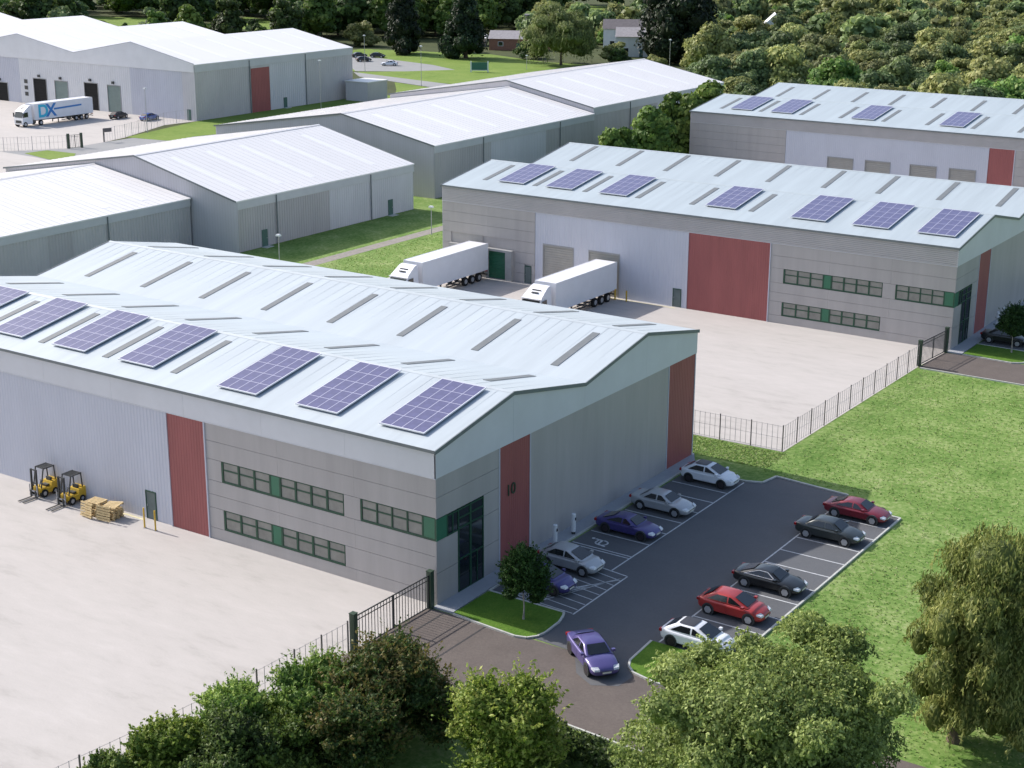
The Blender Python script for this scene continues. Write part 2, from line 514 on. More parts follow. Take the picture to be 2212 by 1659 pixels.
footpath = slab('footpath', [(-0.02, -0.42), (1.42, -0.42), (1.28, 3.5), (1.15, 11.5), (1.12, 31.2), (-0.02, 33.2)], 0, 0.10, 'path')


def kerb(pts, parent, w=0.14, h=0.13, z=0.0):
    """a run of kerb stones, each about 0.9 m long and an object of its own"""
    for (a, b) in zip(pts[:-1], pts[1:]):
        a, b = Vector((*a, 0)), Vector((*b, 0))
        L = (b - a).length
        n = max(1, round(L / 0.915))
        ang = math.atan2(b.y - a.y, b.x - a.x)
        for k in range(n):
            c = a + (b - a) * ((k + 0.5) / n)
            key = round(L / n, 2)
            if key not in KERB:
                q = key / 2 - 0.006
                KERB[key] = MB().extr([(-w / 2, -0.05), (w / 2, -0.05), (w / 2, h - 0.02), (w / 2 - 0.02, h), (-w / 2, h)], 0, -q, q).mesh('kerb_stone', 'kerb')
            o = link('kerb_stone', KERB[key], parent, (c.x, c.y, z), (0, 0, ang))


KERB = {}
isl = [(1.5, -0.45), (3.85, -0.66), (6.2, -0.82), (6.9, -0.62), (7.3, -0.1), (7.42, 0.6), (7.33, 2.2), (7.1, 3.0), (6.9, 3.42), (1.5, 3.45)]
island1 = slab('grass_island', isl, 0, 0.11, 'mown')
kerb(isl[:9] + [(1.5, 3.45)], island1)
kerb([(18.05, 3.1), (18.05, 29.3), (13.4, 29.45)], lot)
kerb([(13.35, 31.45), (7.45, 32.05), (7.15, 30.3), (5.95, 29.85), (1.35, 29.95)], lot)
kerb([(1.42, 3.45), (1.2, 11.5), (1.18, 29.9)], footpath)
isl2 = [(13.05, 3.1), (13.25, 0.3), (13.55, -0.35), (14.1, -0.85), (15.6, -1.2), (26, -1.2), (26, 3.1)]
island2 = slab('grass_island', isl2, 0, 0.11, 'mown')
kerb(isl2[:6], island2)
kerb([(13.6, -7.75), (17.5, -7.95), (30, -7.95)], road)
for x in (0.95, 4.05):
    MB().box(x - 0.06, x + 0.06, -8.4, -0.75, 0.021, 0.026).build('tar_seam', 'tar', road)


def line(x0, y0, x1, y1, parent, w=0.10, z=0.034, m='paint', name='bay_line'):
    a, b = Vector((x0, y0, z)), Vector((x1, y1, z))
    MB().bar(a, b, w, 0.004).build(name, m, parent)


# bay markings
line(6.05, 10.3, 6.0, 29.6, lot)
for y in (13.05, 12.72, 15.43, 17.73, 20.03, 22.35, 24.68, 26.9):
    line(1.5, y, 6.0, y, lot)
line(5.2, 10.5, 7.3, 10.22, lot)
line(7.35, 10.22, 7.42, 3.6, lot)
for k in range(8):
    y = 4.0 + k * 0.85
    line(2.0 + 0.3 * k, y, 7.3, y - 0.55 if k else 3.7, lot, 0.07)
    line(2.4 + 0.35 * k, 3.6 + 0.1 * k, min(7.3, 4.4 + 0.55 * k), min(10.0, 5.4 + 0.8 * k), lot, 0.07, 0.037)
line(13.45, 3.3, 13.4, 29.2, lot)
for y in (5.1, 7.5, 9.95, 12.43, 14.88, 17.32, 19.7, 22.23, 24.7, 27.0):
    line(13.45, y, 17.95, y, lot)
# wheelchair bay symbol (painted figure in a wheel), lying on the asphalt
wb = MB()
cx, cy, zz = 3.15, 14.05, 0.034
ring = [(cx + 0.05 + 0.42 * math.cos(a), cy - 0.08 + 0.40 * math.sin(a)) for a in np.linspace(RAD(-150), RAD(95), 12)]
for a, b in zip(ring[:-1], ring[1:]):
    wb.bar((*a, zz), (*b, zz), 0.12, 0.004)
wb.bar((cx - 0.62, cy + 0.30, zz + .001), (cx - 0.05, cy + 0.25, zz + .001), 0.14, 0.004)
wb.bar((cx - 0.1, cy + 0.3, zz + .002), (cx - 0.05, cy - 0.42, zz + .002), 0.14, 0.004)
wb.bar((cx - 0.05, cy - 0.42, zz + .003), (cx + 0.55, cy - 0.52, zz + .003), 0.14, 0.004)
wb.bar((cx - 0.35, cy + 0.28, zz + .004), (cx - 0.35, cy - 0.25, zz + .004), 0.11, 0.004)
wb.add([(cx - 0.80 + 0.13 * math.cos(a), cy + 0.31 + 0.13 * math.sin(a), zz + .001) for a in np.linspace(0, 6.0, 10)], [tuple(range(10))])
wb.build('bay_symbol', 'paint', lot)
# yellow edge strips on the yards
line(-36, -0.35, -24.9, -0.35, yard1, 0.22, 0.027, 'yellow_paint', 'edge_strip')
line(-35.4, 72.6, -23.0, 72.6, yard2, 0.25, 0.027, 'yellow_paint', 'edge_strip')

# the second car park and road, in front of the middle building
road2 = sheet('road', [(6.0, 72.0), (7.6, 72.3), (75, 72.3), (75, 65.7), (5.95, 65.7)], 0.020, 'road')
lot2 = sheet('car_park', [(7.9, 76.6), (13.6, 76.6), (13.9, 72.2), (24, 72.2), (24, 106), (7.9, 106)], 0.030, 'asphalt')
footpath2 = slab('footpath', [(6.38, 72.3), (7.8, 72.3), (7.75, 106), (6.38, 108)], 0, 0.10, 'path')
isl3 = [(7.9, 72.35), (10.2, 72.2), (12.6, 72.1), (13.4, 72.6), (13.8, 73.5), (13.7, 75.6), (13.3, 76.6), (7.9, 76.7)]
island3 = slab('grass_island', isl3, 0, 0.11, 'mown')
kerb(isl3, island3)
kerb([(6.2, 65.65), (22, 65.65), (40, 65.65)], road2)


# ------------------------------------------------------------------ warehouses
def ribbed(x0, x1, y, z0, z1, pitch, depth, axis='x'):
    """trapezoid profiled sheet standing on the plane y (faces -Y) or x (faces +X)"""
    mb = MB()
    n = max(1, int(round((x1 - x0) / pitch)))
    p = (x1 - x0) / n
    prof = []
    for k in range(n):
        a = x0 + k * p
        prof += [(a, 0), (a + .42 * p, 0), (a + .52 * p, depth), (a + .90 * p, depth)]
    prof.append((x1, 0))
    vs = []
    for (a, d) in prof:
        for z in (z0, z1):
            vs.append((a, y - d, z) if axis == 'x' else (y + d, a, z))
    fs = [(2 * i, 2 * i + 2, 2 * i + 3, 2 * i + 1) for i in range(len(prof) - 1)]
    return mb.add(vs, fs)


def hribs(x0, x1, y, z0, z1, n, depth):
    """boards with horizontal grooves facing -Y"""
    prof = []
    h = (z1 - z0) / n
    for k in range(n):
        z = z0 + k * h
        prof += [(0, z), (depth, z + .12 * h), (depth, z + .84 * h), (0, z + .95 * h)]
    prof.append((0, z1))
    vs = []
    for d, z in prof:
        vs += [(x0, y - d, z), (x1, y - d, z)]
    return MB().add(vs, [(2 * i, 2 * i + 1, 2 * i + 3, 2 * i + 2) for i in range(len(prof) - 1)])


def zroof(prof, y):
    for (y0, z0), (y1, z1) in zip(prof[:-1], prof[1:]):
        if y0 <= y <= y1:
            return z0 + (z1 - z0) * (y - y0) / (y1 - y0)
    return prof[-1][1]


def window_strip(B, x0, x1, z0, z1, y, spandrels, thick=0.15):
    """green framed strip of windows facing -Y; panes, mullions and spandrels are pieces of it"""
    f = MB()
    f.box(x0, x1, y - 0.03, y + 0.06, z0, z0 + 0.13)
    f.box(x0, x1, y - 0.012, y + 0.06, z1 - 0.05, z1)
    f.box(x0, x0 + thick, y - 0.028, y + 0.06, z0 + .13, z1 - .05)
    f.box(x1 - 0.05, x1, y - 0.028, y + 0.06, z0 + .13, z1 - .05)
    win = f.build('window', 'green', B)
    cur = x0 + thick
    cells = []
    edges = []
    for (s0, s1, n) in spandrels:                     # s0..s1 green panel, n panes before it
        w = (s0 - cur) / n
        for k in range(n):
            cells.append((cur + k * w, cur + (k + 1) * w))
        MB().box(s0, s1, y - 0.02, y + 0.05, z0 + .13, z1 - .05).build('spandrel_panel', 'green_panel', win)
        for xx in (s0, s1):
            MB().box(xx - thick / 2, xx + thick / 2, y - 0.035, y + 0.05, z0 + .135, z1 - .055).build('mullion', 'green', win)
        cur = s1
    return win, cells, cur


def fill_panes(win, cells, z0, z1, y, thick=0.15, last_open=True):
    zt = z0 + (z1 - z0) * 0.62
    for i, (a, b) in enumerate(cells):
        MB().box(a + 0.02, b - 0.02, y + 0.02, y + 0.045, z0 + .13, z1 - .05).build('pane', 'pane', win)
        MB().box(a + 0.03, b - 0.03, y - 0.01, y + 0.019, zt - 0.05, zt + 0.05).build('transom', 'green', win)


def panel_rows(B, x0, x1, rows, y, holes, m='wall_grey', t=0.06, gap=0.012):
    """flat cladding panels laid in rows with open joints, cut round the holes (x0,x1,z0,z1)"""
    for (z0, z1) in rows:
        segs = [(x0, x1)]
        for (hx0, hx1, hz0, hz1) in holes:
            if hz0 < z1 - .01 and hz1 > z0 + .01:
                ns = []
                for a, b in segs:
                    if hx0 > a + .02: ns.append((a, min(b, hx0)))
                    if hx1 < b - .02: ns.append((max(a, hx1), b))
                segs = [s for s in ns if s[1] - s[0] > .05]
        for a, b in segs:
            n = max(1, int(round((b - a) / 6.5)))
            for k in range(n):
                xa, xb = a + (b - a) * k / n, a + (b - a) * (k + 1) / n
                MB().box(xa + gap / 3, xb - gap / 3, y, y + t, z0 + gap, z1 - gap).build('cladding_panel', m, B)


def warehouse(name, label, ox, oy, L, W, prof, fz, red, white, grey2, doors, shutters, docks, ribbed_fascia, office, roofl, pv_label, pv_x, left_open=0.0):
    B = thing(name, label, 'warehouse', (ox, oy, 0))
    E = prof[0][1]
    # core
    core = MB()
    pts = [(0.10, 0.0)] + [(max(.10, min(W - .1, y)), z - 0.16) for y, z in prof] + [(W - 0.10, 0.0)]
    core.extr(pts, 0, -L + 0.10, -0.10)
    core.build('wall', 'wall_grey', B)
    # roof sheets
    for (ya, za), (yb, zb) in zip(prof[:-1], prof[1:]):
        a = ya - (0.12 if ya == 0 else 0)
        b = yb + (0.12 if yb == W else 0)
        s = (zb - za) / (yb - ya)
        zA, zB = za + (a - ya) * s, zb + (b - yb) * s
        mb = MB()
        mb.extr([(a, zA - .14), (b, zB - .14), (b, zB), (a, zA)], 0, -L - .05, 0.06)
        nr = int(L / 1.0)
        for k in range(1, nr):
            x = -L + k * L / nr
            mb.extr([(a + .05, zA + .002), (b - .05, zB + .002), (b - .05, zB + .004), (a + .05, zA + .004)], 0, x - .03, x + .03)
        mb.build('roof', 'roof_blue' if ribbed_fascia else 'roof', B)
    # ridge caps
    for y, z in prof[1:-1]:
        if z > E + 0.5:
            MB().extr([(y - .22, z - .03), (y, z + .055), (y + .22, z - .03), (y, z + .01)], 0, -L - .06, 0.07).build('ridge_cap', 'roof_blue' if ribbed_fascia else 'roof', B)
    # gutter and verge trims
    MB().extr([(-.24, E - .17), (-.125, E - .17), (-.125, E - .02), (-.24, E + .03)], 0, -L - .06, .075).build('gutter', 'trim', B)
    for xe in (0.065, -L - 0.145):
        for (ya, za), (yb, zb) in zip(prof[:-1], prof[1:]):
            a = ya - (0.23 if ya == 0 else 0)
            b = yb + (0.15 if yb == W else 0)
            s = (zb - za) / (yb - ya)
            MB().extr([(a, za + (a - ya) * s - .20), (b, zb + (b - yb) * s - .20), (b, zb + (b - yb) * s + .045), (a, za + (a - ya) * s + .045)], 0, xe, xe + .08).build('verge_trim', 'trim', B)
    # fascias
    if ribbed_fascia:
        hribs(-L, 0.05, -.02, fz, E - .16, 9, .045).build('fascia', 'fascia2', B)
    else:
        for k in range(int(L / 6.9) + 1):
            xa, xb = max(-L, -6.9 * (k + 1)), -6.9 * k
            if xb - xa > .2:
                MB().box(xa + .006, xb - .006 + (.05 if k == 0 else 0), -.06, .06, fz, E - .16).build('fascia', 'fascia', B)
    MB().box(-L, .05, -.075, -.0, fz - .05, fz - .005).build('fascia_trim', 'fascia', B)
    # gable fascias (+X face): one polygon per bay
    for (ya, za), (yb, zb) in zip(prof[:-1], prof[1:]):
        MB().extr([(ya + .006 if ya else -.06, fz), (yb - .006, fz), (yb - .006, zb - .16), (ya + .006 if ya else -.06, za - .16)], 0, -.05, .055).build('fascia', 'fascia', B)
        MB().extr([(ya + .006 if ya else 0, 0), (yb - .006, 0), (yb - .006, zb - .16), (ya + .006 if ya else 0, za - .16)], 0, -L - .03, -L + .05).build('end_cladding', 'wall_white', B)
    # red feature panel
    ribbed(red[0], red[1], -.03, 0.02, fz - .05, .25, .014).build('red_panel', 'red', B)
    for xx in red:
        MB().box(xx - .05, xx + .05, -.10, .05, 0.0, fz - .052).build('flashing', 'wall_white', B)
    # white ribbed sheet, split round door and shutter openings
    holes = [(a, b, z) for a, b, z in doors + shutters]
    holes.sort()
    cur = white[0]
    wl = white[1] - .05
    for a, b, z in holes:
        if a < white[0] or b > white[1]:
            continue
        if a - cur > .05:
            ribbed(cur, a, .03, 0.02, fz - .05, .30, .016).build('cladding_sheet', 'wall_white', B)
        ribbed(a, b, .03, z + .05, fz - .05, .30, .016).build('cladding_sheet', 'wall_white', B)
        cur = b
    if wl - cur > .05:
        ribbed(cur, wl, .03, 0.02, fz - .05, .30, .016).build('cladding_sheet', 'wall_white', B)
    # grey far section
    if grey2:
        hl = [(a, b, -1, z) for a, b, z in doors + docks if b < white[0] + .1]
        rows = [(0.02, 1.1), (1.1, 2.2), (2.2, 3.45), (3.45, 4.7), (4.7, 5.9), (5.9, 7.05), (7.05, fz - .05)]
        panel_rows(B, grey2[0], grey2[1] - .02, rows, -.01, hl)
    for a, b, z in doors:
        d = MB().box(a + .06, b - .06, .01, .07, 0.03, z - .03).build('door', 'door_grey', B)
        MB().box(a + .14, a + .18, -.05, .009, .95, 1.1).build('handle', 'steel', d)
        fr = MB().box(a, a + .06, -.03, .06, .02, z + .05).box(b - .06, b, -.03, .06, .02, z + .05).box(a + .06, b - .06, -.03, .06, z - .03, z + .05)
        fr.build('door_frame', 'green', d)
    for a, b, z in shutters:
        s = hribs(a + .1, b - .1, .10, .02, z, 18, .03).build('shutter', 'shutter', B)
        MB().box(a, a + .1, -.04, .09, .02, z + .05).box(b - .1, b, -.04, .09, .02, z + .05).box(a + .1, b - .1, -.035, .09, z - .12, z + .05).build('shutter_frame', 'dock', s)
    for i, (a, b, z) in enumerate(docks):
        m = 'green_panel' if i == 0 else 'dark_int'
        q = .85
        s = hribs(a + q, b - q, .06, .02, z - .25, 8, .03).build('dock_door', m, B)
        MB().box(a, a + q, -.55, .055, .02, z).box(b - q, b, -.55, .055, .02, z).box(a + q, b - q, -.55, .055, z - .25, z).build('dock_shelter', 'dock', s)
    # office front
    if office:
        rows = [(0.02, .83), (.83, 2.26), (2.26, 3.2), (3.2, 4.2), (4.2, 5.68), (5.68, 6.95), (6.95, fz - .05)]
        xl = red[1] + .05
        H = [(-17.55, -7.12, .83, 2.26), (-17.55, -7.12, 4.2, 5.68), (-5.82, .2, 4.2, 5.68)]
        panel_rows(B, xl, -.0, rows, -.02, H)
        for (z0, z1) in ((.84, 2.25), (4.21, 5.67)):
            win, cells, cur = window_strip(B, -17.53, -7.14, z0, z1, .0, [(-13.25, -12.4, 3)])
            w = (-7.19 - cur) / 4
            for k in range(4):
                cells.append((cur + k * w, cur + (k + 1) * w))
            fill_panes(win, cells, z0, z1, .0)
            for (a, b) in cells[1:3] + cells[4:]:
                MB().box(a - .075, a + .075, -.035, .05, z0 + .135, z1 - .055).build('mullion', 'green', win)
        win, cells, cur = window_strip(B, -5.8, -.02, 4.21, 5.67, .0, [(-1.0, -.04, 4)], .12)
        fill_panes(win, cells, 4.21, 5.67, .0)
        for (a, b) in cells[1:]:
            MB().box(a - .05, a + .05, -.035, .05, 4.345, 5.615).build('mullion', 'green', win)
        # gable: entrance glazing, panels, red strip, grey wall
        ent = (2.17, 4.85)
        gh = [(0, ent[1], 4.2, 5.62), (ent[0], ent[1], 0.0, 4.25)]
        rt_ = (6.6, 10.1)
        for (z0, z1) in [(0.02, 2.1), (2.1, 4.2), (4.2, 5.62), (5.62, 6.95), (6.95, fz)]:
            segs = [(-.02, rt_[0])]
            for (h0, h1, hz0, hz1) in gh:
                if hz0 < z1 - .02 and hz1 > z0 + .02:
                    ns = []
                    for a, b in segs:
                        if h0 > a + .05: ns.append((a, h0))
                        if h1 < b - .05: ns.append((h1, b))
                    segs = ns
            for a, b in segs:
                MB().box(-.05, .02, a + .006, b - .006, z0 + .012, z1 - .012).build('cladding_panel', 'wall_grey', B)
        ribbed(rt_[0] + .05, rt_[1] - .05, .0, .02, fz, .25, .015, 'y').build('red_panel', 'red', B)
        for yy in rt_:
            MB().box(-.05, .05, yy - .05, yy + .05, 0, fz - .002).build('flashing', 'wall_white', B)
        # corner and entrance glazing
        fr = MB()
        fr.box(-.04, .045, -.03, 1.0, 4.21, 5.6)
        gl = fr.build('corner_panel', 'green_panel', B)
        eg = MB()
        for yy, w in ((1.05, .07), (1.62, .05), (ent[0] + .03, .06), (3.45, .09), (ent[1] - .05, .05)):
            z0 = 4.2 if yy < ent[0] else .04
            eg.box(-.04, .05, yy - w, yy + w, z0, 5.6)
        for (ya, yb, zz_) in ((1.0, 4.8, 5.52), (1.0, ent[0], 4.24), (ent[0] + .09, 4.8, 4.95), (ent[0] + .09, 4.8, 4.3), (ent[0] + .09, 4.8, 2.25), (ent[0] + .09, 4.8, .10)):
            eg.box(-.03, .044, ya, yb, zz_ - .05, zz_ + .05)
        ef = eg.build('entrance_frame', 'green', B)
        for (ya, yb, za, zb) in ((1.12, 1.57, 4.3, 5.46), (1.67, 2.13, 4.3, 5.46), (2.27, 3.35, 5.01, 5.46), (3.55, 4.74, 5.01, 5.46), (2.27, 3.35, 4.36, 4.89), (3.55, 4.74, 4.36, 4.89), (2.27, 3.35, 2.31, 4.24), (3.55, 4.74, 2.31, 4.24), (2.27, 3.35, .16, 2.19)):
            MB().box(-.02, .012, ya, yb, za, zb).build('pane', 'dark_glass', ef)
        d = MB().box(-.02, .02, 3.55, 4.12, .14, 2.19).box(-.02, .02, 4.17, 4.74, .14, 2.19).build('entrance_door', 'dark_glass', B)
        MB().box(.021, .055, 4.115, 4.175, .14, 2.19).box(.056, .09, 4.05, 4.09, .8, 1.5).build('handle', 'green', d)
        # big plain gable wall beyond the red strip, then the far red strip
        y1 = W - 4.3
        n = 6
        for k in range(n):
            a = rt_[1] + .05 + (y1 - rt_[1] - .1) * k / n
            b = rt_[1] + .05 + (y1 - rt_[1] - .1) * (k + 1) / n
            MB().box(-.05, .02, a + .003, b - .003, .02, fz).build('cladding_panel', 'wall_grey', B)
        ribbed(y1 + .05, W - .2, .0, .02, fz, .25, .015, 'y').build('red_panel', 'red', B)
        for yy in (y1, W - .15):
            MB().box(-.05, .05, yy - .05, yy + .05, 0, fz - .002).build('flashing', 'wall_white', B)
    else:
        rows = [(0.02, 1.1), (1.1, 2.2), (2.2, 3.45), (3.45, 4.7), (4.7, 5.9), (5.9, 7.05), (7.05, fz - .05)]
        panel_rows(B, red[1] + .05, 0, rows, -.02, [])
    # rooflights (dark sheets slightly proud of the roof)
    for (xs, ya, yb) in roofl:
        s0, s1 = zroof(prof, ya), zroof(prof, yb)
        pr = [(ya, s0 + .004), (yb, s1 + .004), (yb, s1 + .035), (ya, s0 + .035)]
        for x in xs:
            MB().extr(pr, 0, x - .30, x + .30).build('rooflight', 'rooflight', B)
    return B


def lx(L, n, first=-3.35, pitch=6.7, skip=()):
    return [first - pitch * k for k in range(n) if k not in skip and first - pitch * k > -L + .6]


P1 = [(0, 10.0), (8.1, 11.5), (16.7, 9.9), (25.1, 11.5), (32.9, 10.0)]
B1 = warehouse('warehouse', 'nearest warehouse with forklifts and yard in front and a car park on its right', 0, 0, 55.2, 32.9, P1, 8.2,
               (-22.4, -18.9), (-55.2, -22.4), None, [(-24.95, -23.95, 2.05)], [], [], False, True,
               [([-23.3, -30.0, -36.7, -43.4, -50.2], 1.7, 7.1), (lx(55, 8, -3.4, 6.75), 10.1, 15.5), (lx(55, 8, -3.4, 6.75), 18.2, 23.8), (lx(55, 8, -3.1, 6.85), 26.0, 31.6)], '', [])
P2 = [(0, 10.0), (9.9, 11.55), (18.3, 9.9), (27.4, 11.5), (35.5, 10.0)]
B2 = warehouse('warehouse', 'middle warehouse with two white lorries at its doors and a wide red panel', 6.4, 73.15, 60.1, 35.5, P2, 8.2,
               (-28.35, -19.05), (-47.4, -28.35), (-60.1, -47.4), [(-30.0, -29.0, 1.95), (-48.75, -47.85, 1.95)],
               [(-46.35, -42.35, 4.75), (-40.45, -36.55, 4.75)], [(-54.5, -50.2, 3.5), (-58.9, -54.6, 3.5)], True, True,
               [([-22.9, -29.75, -36.3, -42.95, -49.5, -56.3], 3.0, 8.8), ([x - 6.4 for x in (3.4, -3.05, -9.9, -16.3, -23.1, -29.65, -36.4, -42.9, -49.5)], 21.0, 27.0)], '', [])
P3 = [(0, 10.0), (11.2, 11.55), (21.5, 9.95), (32, 11.5), (42, 10.0)]
B3 = warehouse('warehouse', 'farthest warehouse at right edge with shutters and a small red panel', -1.9, 149.1, 60, 42, P3, 8.3,
               (-13.05, -9.4), (-43.8, -13.05), (-60, -43.8), [], [(-37.0, -32.9, 4.9), (-31.1, -27.2, 4.9), (-24.3, -20.3, 4.9), (-18.5, -14.6, 4.9)], [], True, False,
               [([x + 1.9 for x in (-58.0, -51.4, -44.7, -38.4, -31.7, -25.1, -18.4, -11.8)], 2.6, 9.4), ([x + 1.9 for x in (-58.2, -51.7, -45, -38.7, -31.8, -25.4, -18.9, -12.3)], 23.4, 29.8)], '', [])

# number on the red panel of the near warehouse
cu = bpy.data.curves.new('number_sign', 'FONT')
cu.body = '10'
cu.size = 1.1
cu.extrude = 0.02
cu.align_x = 'CENTER'
cu.align_y = 'CENTER'
tmp = bpy.data.objects.new('tmp', cu)
COL.objects.link(tmp)
bpy.context.view_layer.update()
me = bpy.data.meshes.new_from_object(tmp.evaluated_get(bpy.context.evaluated_depsgraph_get()))
bpy.data.objects.remove(tmp)
me.materials.clear()
me.materials.append(MT['gate_green'])
sg = link('number_sign', me, B1, (0.06, 7.85, 5.05), (RAD(90), 0, RAD(90)))

# ------------------------------------------------------------------ solar arrays
CELLM = None


def solar_array(ox, oy, cx, y0, y1, prof, label, w=3.45, nx=4, ny=5):
    z0, z1 = zroof(prof, y0), zroof(prof, y1)
    ang = math.atan2(z1 - z0, y1 - y0)
    L = math.hypot(z1 - z0, y1 - y0)
    t = thing('solar_array', label, 'solar array', (ox + cx, oy + y0, z0 + 0.02), 0, 'solar arrays on the warehouse roofs')
    t.rotation_euler = (ang, 0, 0)
    rail = MB()
    for yy in np.linspace(.35, L - .35, 6):
        rail.box(-w / 2, w / 2, yy - .03, yy + .03, 0.02, .12)
    rail.build('rail', 'steel', t)
    fr = MB()
    fr.box(-w / 2 - .05, w / 2 + .05, -.05, 0, .10, .19).box(-w / 2 - .05, w / 2 + .05, L, L + .05, .10, .19)
    fr.box(-w / 2 - .05, -w / 2, 0, L, .10, .19).box(w / 2, w / 2 + .05, 0, L, .10, .19)
    fr.build('edge_frame', 'frame_light', t)
    cw, ch = w / nx, L / ny
    key = (round(cw, 2), round(ch, 2))
    if key not in SOL:
        g = MB()
        a, b = cw / 2 - .02, ch / 2 - .02
        g.box(-a, a, -b, b, 0, .03)
        f = MB()
        A, Bq = cw / 2 - .003, ch / 2 - .003
        f.box(-A, A, -Bq, -b, -.02, .034).box(-A, A, b, Bq, -.02, .034).box(-A, -a, -b, b, -.02, .034).box(a, A, -b, b, -.02, .034)
        SOL[key] = (g.mesh('solar_panel', 'solar'), f.mesh('panel_frame', 'frame_grey'))
    for i in range(nx):
        for j in range(ny):
            p = link('solar_panel', SOL[key][0], t, (-w / 2 + (i + .5) * cw, (j + .5) * ch, .15))
            link('panel_frame', SOL[key][1], p)
    return t


SOL = {}
ordw = ['first', 'second', 'third', 'fourth', 'fifth', 'sixth', 'seventh']
for i, x in enumerate((-3.4, -10.15, -16.95)):
    solar_array(0, 0, x, 1.2, 7.6, P1, 'big solar array on nearest roof, %s from the right corner' % ordw[i], 3.35)
for i, x in enumerate((-26.8, -33.65, -40.3, -47.0)):
    solar_array(0, 0, x, 1.65, 8.0 - .15, P1, 'solar array between dark rooflights on nearest roof, %s leftwards' % ordw[i], 3.35)
for i, x in enumerate((3.3, -3.35, -9.9)):
    solar_array(6.4, 73.15, x - 6.4, 2.4, 9.6, P2, 'solar array on the middle roof, %s from its right gable' % ordw[i], 3.7)
for i, x in enumerate((-19.9, -32.9, -39.8, -46.2)):
    solar_array(6.4, 73.15, x - 6.4, 2.9, 9.5, P2, 'solar array between rooflights on the middle roof, %s going left' % ordw[i], 3.4)
for i, x in enumerate((-54.6, -47.9, -34.9, -21.5, -8.6)):
    solar_array(-1.9, 149.1, x + 1.9, 2.6, 10.4, P3, 'solar array on the farthest warehouse roof, %s from its left end' % ordw[i], 3.5)


